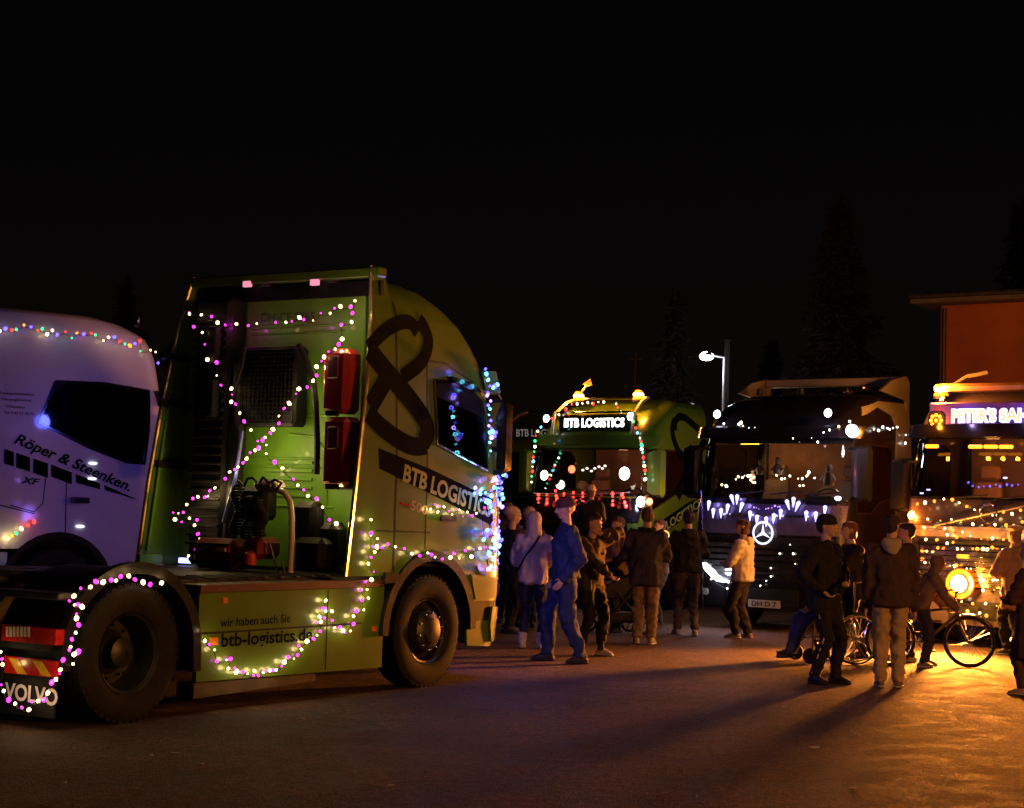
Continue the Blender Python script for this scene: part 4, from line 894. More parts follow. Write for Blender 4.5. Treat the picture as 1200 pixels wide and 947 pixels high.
m_ = MB(); m_.tube([(4.2, -.70, 3.64), (4.25, -.62, 3.8), (4.25, -.5, 3.93)], .02, 6); m_.hullpts([Vector((4.25, -.62, 3.92)), Vector((4.25, -.40, 3.90)), Vector((4.25, -.45, 4.02)), Vector((4.22, -.5, 3.88)), Vector((4.3, -.5, 3.9))]); m_.build('roof_horn', mat('amber_lit_rail', (.5, .42, .3)), bt)
for (x, y) in ((640.5, 490.5), (739, 488)):
    p = BF.px(x, y, 'x', 4.75); round_lamp(bt, p, emit('lamp_white', (.92, .95, 1), 14), .07, 1.5, WHI)
# lamps seen behind/at the windscreen
for (x, y, r_) in ((638, 557, .085), (732, 555, .11)):
    p = BF.px(x, y, 'x', 5.10); round_lamp(bt, p, emit('lamp_warm_white', (1, .9, .82), 14), r_, 4, (1, .8, .6), name='windscreen_lamp')
p = BF.px(670, 550, 'x', 4.6); m_ = MB(); m_.ell(p, (.04, .07, .07)); m_.build('dash_light', emit('red_lamp', (1, .10, .04), 9), bt); lamp(p + Vector((-.1, 0, .1)), (1, .15, .05), 4, bt)
for i, (x, y) in enumerate(((683, 551), (688, 549), (693, 552), (697, 549), (702, 547), (706, 549), (709, 546), (650, 545), (672, 520), (665, 519), (689, 518), (731, 520), (727, 517))):
    p = BF.px(x, y, 'x', 4.7); m_ = MB(); m_.ell(p, (.02, .03, .02), None, 6, 5); m_.build('dash_light', emit('small_pale_lamp', (1, .8, .7), 3.0), bt)
m_ = MB(); m_.ell(BF.px(718, 524, 'x', 4.6), (.03, .15, .05)); m_.ell(BF.px(717, 519, 'x', 4.6), (.03, .07, .09)); m_.build('hanging_mascot', mat('pale_toy', (.6, .4, .25), .7), bt)
lamp((4.1, .2, 2.62), (1, .35, .12), 9, bt, .1, 'cab_glow'); lamp((4.2, -.6, 2.1), (1, .25, .12), 5, bt, .1, 'cab_glow')
p = BF.px(751, 588, 'x', 5.12); round_lamp(bt, p, emit('lamp_blue_white', (.75, .75, 1), 12), .09, 10, (.75, .7, 1))
p = BF.px(761, 588, 'x', 5.05); m_ = MB(); m_.ell(p, (.05, .06, .06)); m_.build('position_lamp', emit('red_pos', (1, .12, .06), 10), bt); lamp(p + Vector((-.1, .45, .1)), (1, .35, .12), 16, bt)
Lp = [(x, y) for x, y in [(708, 471)] * 0] + [(742, 494), (745, 501), (747, 508), (750, 513), (751, 517), (752, 521), (752, 526), (753, 531), (754, 536), (755, 541), (755, 546), (756, 551), (756, 556), (756, 561)]
Lq = [(641, 489), (638, 495), (634, 500), (630, 505), (628, 511), (627, 517), (627, 523), (626, 529), (625, 535), (625, 541), (624, 547), (624, 553), (623, 559), (623, 565)]
MC = [GRN, RED_, CYA, WARM, RED_, GRN, WHI]
light_string('multicoloured lights down both sides of the company truck windscreen', [on(BF, Lp, 5.15), on(BF, Lq, 5.15)], MC, .026, 4, .4, 'light strings on the trucks')
Lt = [(664 + 6.2 * i, 474 - .35 * i) for i in range(8)] + [(722, 473), (724, 478), (728, 483), (733, 487), (737, 490)]
Lt2 = [(663, 480), (659, 483), (655, 486), (650, 488), (646, 491)]
light_string('warm and red lights along the roof sign of the company truck', [on(BF, Lt, 4.5), on(BF, Lt2, 4.7)], [WHI, RED_, WHI, WARM], .024, 4, .5, 'light strings on the trucks')
ic = []
for i, (x, n, dxx) in enumerate(((631, 3, 0), (641, 3, 0), (651, 3, 1), (661, 2, 0), (672, 3, 0), (683, 4, 0), (695, 4, -1), (718, 4, 0), (729, 4, 1.5))):
    y0 = (580, 580, 576, 578, 578, 578, 577, 578, 579)[i]
    ic.append([(x + dxx * k, y0 + 4.8 * k) for k in range(n)])
light_string('row of short red icicle lights under the company truck windscreen', [on(BF, c_, 5.17) for c_ in ic], [(RED_)], .027, 2, 1.0, 'light strings on the trucks', cord=True, st=1.6)
m_ = MB(); m_.tube([Vector(p) for p in BF.pxs([(625, 578), (660, 579), (700, 579), (738, 577)], 'x', 5.18)], .008, 5); o = m_.build('cable', PIPE, bt)
# ---- second company truck behind it on the left
CF = frame_from(619, 598, 33.9, htrk(38), 5.10)
ct, cc = company_truck(CF, 'green tractor unit half hidden between the decorated tractor and the lit company truck', False)
for (x, y, c_, s_) in ((591, 492, RED_, 18), (592, 500, WHI, 7)):
    p = CF.px(x, y, 'x', 5.3)
    m_ = MB(); m_.ell(GF.px(x, y, 'x', 5.10 + dx), (.04, .045, .085 if c_ == RED_ else .04), None, 12, 8)
    m_.build('mirror_marker_lamp', emit('marker_%d' % s_, (1, .12, .05) if c_ == RED_ else (.95, .9, 1), s_), gt)
lamp(GF.px(595, 494, 'x', 5.2 + dx), (1, .1, .04), 6, gt)
m_ = MB(); m_.tube(GF.pxs([(581, 458), (587, 466), (590, 480), (592, 505), (593, 535), (592, 540)], 'x', 5.09 + dx), .010, 6); m_.build('mirror_edge_trim', mat('amber_lit_rail', (.5, .42, .3)), gt)
lamp((4.3, 0, 2.5), (.5, .6, 1), 1.5, ct, .1, 'cab_glow')
# ---- black truck with star emblem
MF = frame_from(895, 624, 24.7, htrk(37), 5.16)
mt = root('tractor_unit', 'black tractor unit with round star emblem and blue white icicle lights', 'truck', MF.o, MF.a, GROUP_T)
MXF = [(.3, 5.08), (.9, 5.14), (1.6, 5.12), (1.9, 5.08), (2.75, 4.92), (2.95, 4.86), (3.15, 4.72), (3.3, 4.5), (3.42, 4.2), (3.55, 3.7), (3.7, 3.0)]
MW = [(.3, 1.22), (1.0, 1.25), (2.2, 1.25), (3.0, 1.22), (3.3, 1.18), (3.5, 1.10), (3.6, 1.0)]
mcb = Cab(MXF, MW, xr=2.9, top=3.46)
SWM = [(3.55, 1.98), (3.55, 2.66), (3.7, 2.74), (4.45, 2.74), (4.64, 2.6), (4.74, 2.2), (4.74, 1.74), (4.3, 1.74), (4.0, 1.90)]
make_cab(mt, mcb, BLACKP, 1.04, (1.90, 2.74, 1.26), SWM, inside=mat('warm_lining', (.42, .25, .14), .8))
chassis(mt, BLACKP)
front_kit(mt, mcb, BLACKP, grille=(.74, 1.36, .98), bars=6, visor=BLACKP, bumper=BLACKP, lit=BLKG)
mirrors(mt, mcb, BLKG, 1.9, 2.7)
surf(mcb, [[(-1.15, 1.40), (1.15, 1.40), (1.2, 1.84), (-1.2, 1.84)]], 0, .015).build('front_panel', mat('violet_tinted_panel', (.05, .04, .07), .3, 0, .5), mt)
# grey side panel and roof wing at the rear of the cab
surf(mcb.side(1), [[(2.9, 1.1), (3.42, 1.1), (3.44, 2.6), (3.38, 3.0), (3.5, 3.2), (4.0, 3.30), (4.5, 3.14), (4.35, 3.28), (3.9, 3.40), (2.9, 3.42)]], 0, .02).build('side_panel', GREYP, mt)
for sg in (-1, 1):
    e = surf(lambda u, v, o: Vector((u, sg * (1.2 + o), v)), [[(2.88, 1.1), (2.88, 3.74), (3.0, 3.84), (3.5, 3.74), (3.9, 3.55), (2.98, 3.46), (2.98, 1.1)]], -.04, 0, .5, .5).build('side_extender', GREYP, mt)
m_ = MB(); m_.box((3.0, 0, 3.76), (.2, 2.3, .12)); m_.build('roof_wing', GREYP, mt)
# star
sp = mcb(0, 1.42, .06); rs = .155
stm = emit('star_white', (.85, .88, 1), 1.1)
e = MB(); M = Matrix.Translation(sp) @ Matrix.Rotation(PI / 2, 4, 'Z'); e.lathe([(rs + .016 * math.cos(a), .016 * math.sin(a)) for a in [2 * PI * i / 8 for i in range(8)]], M, 36, True); em = e.build('star_emblem', stm, mt)
for k in range(3):
    a = PI / 2 + 2 * PI * k / 3; d1 = Vector((0, math.cos(a), math.sin(a))); n1 = Vector((0, -math.sin(a), math.cos(a)))
    e = MB(); e.hullpts([sp + d1 * rs, sp + n1 * .028 - d1 * .005, sp - n1 * .028 - d1 * .005, sp + Vector((.022, 0, 0)), sp - Vector((.02, 0, 0))]); e.build('star_arm', stm, em)
lamp(sp + Vector((.15, 0, .0)), (.7, .7, 1), .6, mt)
# headlight, lit
def onf(P, cb, fr, lx): return [(fr.px(x, y, 'x', lx)) for x, y in P]
hp = [Vector(p) for p in MF.pxs([(828, 659), (834, 660), (842, 667), (848, 674), (856, 680), (857, 682), (847, 681), (839, 674), (832, 666)], 'x', 4.99)]
fh = lambda u, v, o: Vector((4.99 + o, u, v))
surf(mcb.front(), [[(max(p.y, -1.19), p.z) for p in hp]], .02, .06, .3, .3).build('headlight', emit('headlight_white', (.9, .95, 1), 22), mt)
lamp(MF.px(842, 672, 'x', 5.3), (.8, .85, 1), 16, mt, .06, 'headlight_glow')
surf(mcb.front(), [rrect(-.7, 1.66, .7, 1.69, .01)], .02, .03).build('chrome_strip', CHROME, mt)
m_ = MB(); m_.tube([Vector(p) for p in MF.pxs([(822, 575), (823, 600), (824, 640), (823, 690), (824, 715)], 'x', 5.12)], .014, 6); m_.build('chrome_edge', CHROME, mt)
# plate
pp = MF.px(890, 716, 'x', 5.2)
plate(mt, mcb, 'DH D 7', .40, 0)
# roof lights
for (x, y, s_) in ((840.5, 485.5, 12), (970.5, 484, 16)):
    p = MF.px(x, y, 'x', 4.85); round_lamp(mt, p, emit('lamp_cool_%d' % s_, (.88, .9, 1), s_), .062, 4, (.8, .8, 1))
p = MF.px(999, 505, 'x', 5.16); lamp((2.1, -1.75, 2.7), (1, .75, .4), 42, mt, .06); round_lamp(mt, p, emit('floodlight', (.82, .85, 1), 40), .095, 26, (.75, .75, 1), (Vector((.8, .1, -.25))).normalized(), 'side_floodlight')  # warm point light is an added unseen fill for the company truck's side
for (x, y) in ((995, 459), (1014, 455)):
    p = MF.px(x, y, 'y', 1.0); m_ = MB(); m_.ell(p, (.09, .04, .04)); m_.build('roof_horn', CHROME, mt)
m_ = MB(); m_.tube([MF.px(990, 460, 'y', 1.0), MF.px(1019, 456, 'y', 1.0)], .02, 6); m_.build('roof_rail', CHROME, mt)
for y in (-.7, .0, .75):
    m_ = MB(); m_.lathe([(.001, 0), (.05, 0), (.04, .09), (.001, .11)], Matrix.Translation((4.1, y, 3.5)) @ Matrix.Rotation(PI / 2, 4, 'X'), 12); m_.build('roof_beacon', CHROME, mt)
bulbs = crop([(200, 485), (272, 485), (283, 477), (292, 490), (322, 503), (350, 500), (365, 518), (408, 512), (445, 540), (492, 530), (535, 552), (578, 538), (625, 553), (655, 575), (673, 540), (712, 512), (685, 528), (757, 492), (810, 468)], 4.138, 800, 380)
light_string('sparse warm lights along the top of the black truck windscreen', [on(MF, bulbs, 5.02)], [WHI, WHI, WARM], .017, 0, 0, 'light strings on the trucks')
b2 = crop([(928, 510), (950, 512), (970, 498), (993, 507), (1003, 508), (1020, 505), (1040, 495), (1080, 575), (1082, 540)], 4.138, 800, 380)
light_string('short row of white lights on the grey side of the black truck', [[MF.w(p) for p in MF.pxs(b2, 'y', 1.29)]], [WHI], .017, 0, 0, 'light strings on the trucks')
# icicle lights on the front panel: tapering blue-white drops
drops = crop([(130, 860, 0), (148, 890, 0), (188, 890, 0), (237, 825, -.35), (262, 825, .3), (218, 870, .1), (290, 868, .4), (325, 895, 0), (508, 850, -.5), (540, 835, 0), (565, 860, .55), (478, 890, 0), (600, 895, 0), (645, 900, 0), (690, 885, .1)] if False else [], 1, 0, 0)
ds = [(831, 588, .15), (836, 597, .05), (845, 597, 0), (857, 581, -.5), (864, 581, .1), (853, 592, .2), (870, 590, .5), (879, 600, 0), (887, 605, 0), (898, 607, 0), (907, 603, .1), (915, 598, .1), (922, 587, -.5), (930, 584, .05), (936, 589, .6), (945, 600, .05), (956, 601, 0), (967, 594, .1)]
im = emit('icicle_blue_white', (.38, .34, 1), 4.0)
ir = root('icicle_lights', 'blue white icicle shaped lights across the black truck front panel', 'string lights', MF.w(MF.px(895, 595, 'x', 5.15)), MF.a, 'light strings on the trucks')
for i, (x, y, lean) in enumerate(ds):
    p = MF.w(MF.px(x, y, 'x', 5.17)) - ir.location; p = Matrix.Rotation(-MF.a, 3, 'Z') @ p
    tipv = Vector((0, -lean * .09, -.13)); e = MB(); e.tube([p + Vector((0, 0, .02)), p, p + tipv * .5, p + tipv], .02, 6, [.008, .030, .018, .004]); e.build('icicle', im, ir)
    if i % 3 == 0: lamp(p + Vector((.06, 0, 0)), (.4, .3, 1), 1.0, ir, .03)
wv = crop([(345, 140), (360, 150), (372, 148), (385, 155), (420, 155), (432, 150), (450, 152), (465, 145), (480, 150), (490, 142)], 4.305, 800, 560)
light_string('small violet lights draped above the star emblem of the black truck', [on(MF, wv, 5.17)], [VIO], .012, 0, 0, 'light strings on the trucks', st=.5)
gw = crop([(542, 337), (490, 385), (558, 381), (568, 431), (445, 454), (445, 495), (422, 524), (392, 543), (230, 525), (225, 555), (145, 510)], 4.305, 800, 560)
light_string('few white lights on the radiator grille of the black truck', [on(MF, gw, 5.2)], [WHI], .016, 0, 0, 'light strings on the trucks', st=.6)
# interior of the black truck
inz = [(258, 750), (270, 742), (290, 745), (300, 738), (318, 740), (330, 735), (345, 742), (340, 770), (350, 768), (330, 755), (480, 750), (495, 745), (520, 738), (560, 750), (580, 745), (600, 740), (612, 720), (605, 735), (640, 742), (190, 780), (212, 782), (585, 778), (568, 785), (455, 735)]
inz = crop(inz, 4.138, 800, 380)
light_string('warm lights scattered on the dashboard of the black truck', [[MF.w(p) for p in MF.pxs(inz, 'x', 4.86)]], [WHI, WARM], .018, 6, .5, 'light strings on the trucks', cord=False)
tm = mat('pale_toy', (.6, .4, .25), .7)
def toy(fr, rt, x, y, h, lx):
    p = fr.px(x, y, 'x', lx); m_ = MB(); m_.tube([p, p + Vector((0, 0, h * .35)), p + Vector((0, 0, h * .62))], .1, 12, [h * .26, h * .24, h * .10]); m_.ell(p + Vector((0, 0, h * .78)), (h * .17, h * .17, h * .2), None, 12, 8)
    for s_ in (-1, 1): m_.tube([p + Vector((0, s_ * h * .15, h * .5)), p + Vector((.02, s_ * h * .36, h * .2))], h * .07, 6)
    return m_.build('plush_toy', tm, rt)
toy(MF, mt, 971, 569, .32, 4.82); toy(MF, mt, 911, 556, .26, 4.8); toy(MF, mt, 891, 556, .22, 4.8); toy(MF, mt, 882, 562, .16, 4.8)
m_ = MB(); m_.box(MF.px(879, 517, 'x', 4.0), (.06, .3, .1)); m_.build('interior_lamp', emit('int_amber', (1, .45, .05), 6), mt)
lamp((3.9, -.7, 2.5), (1, .42, .12), 8, mt, .1, 'cab_glow'); lamp((4.3, .4, 2.3), (1, .5, .25), 2, mt, .1, 'cab_glow')
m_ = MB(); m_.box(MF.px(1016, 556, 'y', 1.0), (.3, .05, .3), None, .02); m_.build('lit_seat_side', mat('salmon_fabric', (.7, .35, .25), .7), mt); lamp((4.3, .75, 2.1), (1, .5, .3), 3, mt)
# amber side lamp on corner
p = MF.px(981, 595, 'x', 5.0); m_ = MB(); m_.tube([p + Vector((0, 0, -.25)), p + Vector((.02, 0, -.05)), p + Vector((0, .04, .04))], .04, 8); m_.build('corner_trim', mat('chrome_warm', (.6, .45, .3), .25, .9), mt)
p = MF.px(982, 584, 'x', 5.05); m_ = MB(); m_.ell(p, (.03, .05, .03)); m_.build('corner_lamp', emit('corner_l', (.7, .65, 1), 8), mt)
# ---- amber truck on the right
PF = frame_from(1157, 609, 22.5, htrk(38), 5.13)
pt = root('tractor_unit', 'dark tractor unit at the right edge glowing amber with a lit name sign', 'truck', PF.o, PF.a, GROUP_T)
pc = Cab(VOLVO_XF, VOLVO_W, xr=2.95, top=3.50)
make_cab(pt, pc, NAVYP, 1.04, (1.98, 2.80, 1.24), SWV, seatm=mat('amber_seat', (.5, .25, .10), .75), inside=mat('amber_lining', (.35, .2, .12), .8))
chassis(pt, NAVYP); mirrors(pt, pc, BLKG, 1.78, 2.52, yo=1.40)
front_kit(pt, pc, NAVYP, grille=(.78, 1.42, .98), bars=8, visor=BLACKP, bumper=NAVYP, barm=CHROME, lit=LAMPG)
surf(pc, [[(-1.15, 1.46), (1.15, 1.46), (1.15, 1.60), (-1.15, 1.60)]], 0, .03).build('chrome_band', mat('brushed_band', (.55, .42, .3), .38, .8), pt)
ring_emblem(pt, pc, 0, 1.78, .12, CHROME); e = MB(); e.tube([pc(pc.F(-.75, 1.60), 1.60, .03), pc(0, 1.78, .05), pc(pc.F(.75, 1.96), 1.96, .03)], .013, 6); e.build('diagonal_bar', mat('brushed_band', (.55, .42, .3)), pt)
# name sign
sb = MB(); sb.box((4.78, .0, 3.10), (.16, 1.92, .36), None, .02); sg_ = sb.build('roof_sign', mat('sign_violet', (.12, .05, .30), .4), pt)
fs = lambda u, v, o: Vector((4.86 + o, u, v))
vs_, fs_, W1 = textpts("PETER'S SAH", .02)
def signtext(txt, y0, y1): 
    text_obj(txt, fs, (y0, 3.03), (y1, 3.03), .135, emit('sign_core', (1, .55, .12), 1.0), sg_, 'sign_lettering', .004, off=.026)
    text_obj(txt, fs, (y0 - .02, 3.015), (y1 + .02, 3.015), .165, emit('sign_halo', (.95, .90, 1), 1.8), sg_, 'sign_letter_halo', .085, off=.012)  # halo around the lit letters, drawn as a glowing outline
pL = PF.px(1116, 487, 'x', 4.88).y; pM = PF.px(1166, 487, 'x', 4.88).y; pN = PF.px(1172, 487, 'x', 4.88).y; pE = PF.px(1204, 487, 'x', 4.88).y
signtext("PETER'S", pL, pM); signtext('SAH', pN, pE)
lamp((5.05, -.4, 3.1), (.6, .4, 1), 2.5, pt); lamp((5.05, .4, 3.1), (.6, .4, 1), 2.5, pt)
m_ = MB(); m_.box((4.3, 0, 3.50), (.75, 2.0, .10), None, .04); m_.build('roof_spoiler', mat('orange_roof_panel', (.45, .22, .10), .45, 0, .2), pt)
for y in (-.85, .85):
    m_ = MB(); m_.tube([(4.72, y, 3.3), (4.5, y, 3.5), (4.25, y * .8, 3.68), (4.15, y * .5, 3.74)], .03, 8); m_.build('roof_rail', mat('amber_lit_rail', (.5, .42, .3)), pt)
p = PF.px(1103, 460, 'x', 4.6); beacon(pt, (p.x, p.y, p.z - .05), AMB, 40, 320, .085)
m_ = MB(); m_.tube([(p.x, p.y, p.z - .08), (p.x - .05, p.y + .1, p.z - .4)], .02, 6); m_.build('beacon_stalk', BLK, pt)
p = PF.px(1098, 493, 'x', 4.85)
for k in range(9):
    a = 2 * PI * k / 8; rr = .075 if k < 8 else 0; m_ = MB(); m_.ell((p.x + .03, p.y + rr * math.cos(a), p.z + rr * math.sin(a)), (.02, .026, .026), None, 8, 5); m_.build('led_pod', emit('amber_hot', (1, .32, .02), 4), pt)
m_ = MB(); m_.box(p, (.05, .24, .24), None, .05); m_.build('led_lamp_housing', BLK, pt); lamp(p + Vector((.15, 0, 0)), AMB, 14, pt)
for (x, y) in ((1092, 523), (1143, 523.5), (1161, 523.5), (1179, 523.7)):
    p = PF.px(x, y, 'x', 5.02); m_ = MB(); m_.box(p, (.03, .20, .05), None, .014); m_.build('marker_lamp', emit('amber_marker', (1, .28, .012), 3.2), pt); lamp(p + Vector((.12, 0, 0)), AMB, 5, pt)
p = PF.px(1069, 604, 'x', 5.0); m_ = MB(); m_.ell(p, (.05, .06, .06), None, 12, 8); m_.build('indicator_lamp', emit('amber_side', (1, .45, .05), 20), pt); lamp(p + Vector((.12, -.05, 0)), AMB, 40, pt)
for (x, y) in ((1066, 729), (1184, 750)):
    p = PF.px(x, y, 'x', 5.2); m_ = MB(); m_.ell(p, (.03, .035, .035), None, 10, 7); m_.build('indicator_lamp', emit('amber_side', (1, .45, .05), 20), pt)
# the powerful amber headlight
p = PF.px(1128, 684, 'x', 5.17); p = Vector((max(p.x, pc(pc.F(p.y, p.z), p.z, 0).x + .16), p.y, p.z))
rg = MB(); rg.lathe([(.085, .0), (.19, .0), (.20, -.03), (.085, -.02)], Matrix.Translation(p) @ Matrix.Rotation(-PI / 2, 4, 'Z'), 28, True); rg.build('headlight_glow_ring', emit('amber_ring', (1, .11, .004), 3.0), pt)  # orange glow around the lens, drawn as an emissive ring
round_lamp(pt, p + Vector((.02, 0, 0)), emit('amber_main', (1, .62, .16), 60), .115, 0)
sp = bpy.data.lights.new('headlight_beam', 'SPOT'); sp.energy = 6500; sp.color = (1, .27, .03); sp.spot_size = math.radians(104); sp.spot_blend = .75; sp.shadow_soft_size = .30
spo = bpy.data.objects.new('headlight_beam', sp); COL.objects.link(spo); spo.parent = pt; spo.location = p + Vector((.10, 0, 0)); spo.rotation_euler = Vector((-1, -.19, .10)).to_track_quat('Z', 'Y').to_euler()
lamp(p + Vector((.35, 0, 0)), (1, .36, .04), 290, pt, .07, 'headlight_glow')
# added unseen lamp behind this cab, brightens the house wall
wl_ = MB(); wl_.box((2.7, 0, 3.3), (.1, .3, .14), None, .03); wl_.build('added_wall_lamp', emit('amber_hot', (1, .32, .02), 4), pt); ws_ = bpy.data.lights.new('added_wall_beam', 'SPOT'); ws_.energy = 720; ws_.color = (1, .36, .06); ws_.spot_size = math.radians(120); ws_.spot_blend = .6; ws_.shadow_soft_size = .1
wo_ = bpy.data.objects.new('added_wall_beam', ws_); COL.objects.link(wo_); wo_.parent = pt; wo_.location = (2.5, 0, 3.6); wo_.rotation_euler = Vector((1, .1, -.12)).to_track_quat('Z', 'Y').to_euler()
p = PF.px(1128, 652, 'x', 5.17); m_ = MB(); m_.box(p, (.03, .16, .05), None, .012); m_.build('marker_lamp', emit('amber_marker', (1, .28, .012), 3.2), pt)
rows = []
A1 = [(1075, 590), (1084, 590), (1095, 588), (1106, 584), (1116, 586), (1124, 589), (1133, 594), (1142, 598), (1150, 602), (1163, 603), (1176, 601), (1186, 602), (1196, 599)]
A2 = [(1076, 606), (1087, 608), (1102, 611), (1115, 608), (1126, 612), (1140, 614), (1151, 616), (1166, 615), (1179, 616), (1188, 615), (1198, 612)]
A3 = [(1073, 617), (1083, 618), (1095, 617), (1107, 619), (1117, 622), (1128, 624)]
A4 = [(1072, 625), (1085, 632), (1098, 632), (1110, 626), (1121, 630), (1137, 629), (1150, 631), (1163, 630), (1176, 631), (1188, 630), (1198, 628)]
A5 = [(1073, 644), (1086, 645), (1099, 643), (1110, 636), (1117, 636), (1122, 643), (1140, 642), (1152, 644), (1163, 642), (1175, 644), (1185, 641)]
A6 = [(1073, 656), (1084, 659), (1104, 663), (1113, 663), (1121, 662), (1133, 666), (1147, 667), (1163, 668), (1172, 667)]
A7 = [(1110, 678), (1122, 692), (1150, 680), (1164, 679), (1174, 680), (1152, 692), (1165, 692), (1173, 693), (1114, 706), (1127, 704), (1140, 707), (1155, 707), (1168, 709), (1120, 716), (1134, 716), (1148, 718), (1156, 722)]
for r_, lb in ((A1, 'peaked upper row of white lights on the amber truck front'), (A2, 'row of white lights passing the ring emblem of the amber truck'), (A3, 'short lower left row of lights beside the ring emblem of the amber truck'), (A4, 'row of warm lights along the bright band of the amber truck'), (A5, 'row of lights just under the bright band of the amber truck'), (A6, 'row of lights above the amber headlight'), (A7, 'scattered warm lights around and below the amber headlight')):
    light_string(lb, [on(PF, r_, 5.22)], [AMB, WARM, AMB, WARM], .019, 3, .55, 'light strings on the trucks')
Ab = [(1135, 566), (1140, 569), (1147, 571), (1153, 569), (1160, 571), (1167, 568), (1172, 570), (1180, 567), (1186, 570), (1193, 567)]
light_string('blue lights along the dashboard of the amber truck', [on(PF, Ab, 4.95)], [BLU], .016, 3, .8, 'light strings on the trucks')
for x, y in ((1080, 578), (1088, 574), (1178, 560)):
    p = PF.px(x, y, 'x', 4.95); m_ = MB(); m_.box(p, (.02, .05, .02)); m_.build('dash_light', emit('violet_dash', (.5, .4, 1), 4), pt)
lamp((4.25, -.3, 2.7), (1, .35, .08), 12, pt, .1, 'cab_glow'); lamp((4.3, .6, 2.3), (1, .35, .08), 10, pt, .1, 'cab_glow')
# ================================================================== backdrop
BRICKW = mat('red_rendered_wall', (.50, .13, .05), .85, 0, 0, .25, .9, .3, 12)
bl = root('house', 'flat topped orange red building rising behind the amber truck', 'building', PT(1101, 600, 38) * 1.0)
bo = Vector((PT(1101, 440, 38).x, 38, 0)); bl.location = bo; bl.rotation_euler[2] = math.radians(-33)
zt = PT(1101, 357, 38).z
m_ = MB(); m_.box((9, 5, zt / 2), (18, 10, zt), None, .02); m_.build('wall', BRICKW, bl)
for i in range(int(zt / .42)):
    m_ = MB(); m_.box((9, -.004, .42 * i + .4), (17.96, .02, .35), None, .006); m_.build('cladding_board', BRICKW, bl)
m_ = MB(); m_.box((9.2, 4.9, zt + .10), (19.4, 11.0, .16), Matrix.Rotation(math.radians(-.3), 3, 'Y'), .02); rf = m_.build('roof', mat('eaves_board', (.18, .14, .13), .8), bl)
m_ = MB(); m_.tube([(-.5, -.66, zt + .12), (18, -.66, zt + .2)], .06, 8); m_.build('gutter', STEEL, rf)
m_ = MB(); m_.tube([(.12, -.08, 0), (.12, -.08, zt - .1)], .05, 8); m_.build('downpipe', STEEL, bl)
# street lamp
lp = PT(848, 460, 46); sl_ = root('street_lamp', 'lit white street lamp on a thin pole beside a dark mast', 'street lamp', (lp.x, 46, 0))
zl = PT(848, 418, 46).z; xl_ = PT(828, 418, 46).x - lp.x
m_ = MB(); m_.tube([(0, 0, 0), (0, 0, zl - .5), (0, 0, zl)], .05, 10, [.05, .038, .034]); m_.build('pole', mat('pale_pole', (.5, .5, .52), .5, .3), sl_)
m_ = MB(); m_.tube([(0, 0, zl - .02), (xl_ * .7, 0, zl + .03)], .03, 8); m_.build('arm', mat('pale_pole', (.5, .5, .52)), sl_)
m_ = MB(); m_.hullpts([Vector((xl_ * 1.25, y, zl + .03)) for y in (-.12, .12)] + [Vector((xl_ * .6, y, zl)) for y in (-.14, .14)] + [Vector((xl_ * .9, y, zl + .14)) for y in (-.1, .1)]); hd_ = m_.build('lamp_head', STEEL, sl_)
m_ = MB(); m_.ell((xl_, 0, zl - .0), (.19, .13, .12), None, 14, 9); m_.build('lamp_globe', emit('street_white', (.9, .92, 1), 45), hd_)
lamp((xl_, -.1, zl - .35), (.85, .88, 1), 55, sl_, .2, 'street_glow')
mp_ = PT(851, 460, 46.8); mr = root('mast', 'dark square mast standing just behind the street lamp pole', 'mast', (mp_.x, 46.8, 0))
zz = PT(851, 400, 46.8).z; m_ = MB(); m_.box((0, 0, zz / 2), (.16, .16, zz)); m_.build('shaft', BLK, mr); m_ = MB(); m_.box((0, 0, zz + .02), (.2, .2, .05)); m_.build('cap', BLK, mr)
ap = PT(744, 460, 42); ar = root('antenna_mast', 'thin dark aerial rising behind the lit company truck', 'mast', (ap.x, 42, 0)); zz = PT(744, 414, 42).z
m_ = MB(); m_.tube([(0, 0, 0), (0, 0, zz)], .04, 6); m_.build('shaft', STEEL, ar); m_ = MB(); m_.tube([(-.15, 0, zz - .15), (.15, 0, zz - .15)], .02, 6); m_.build('crossarm', STEEL, ar)
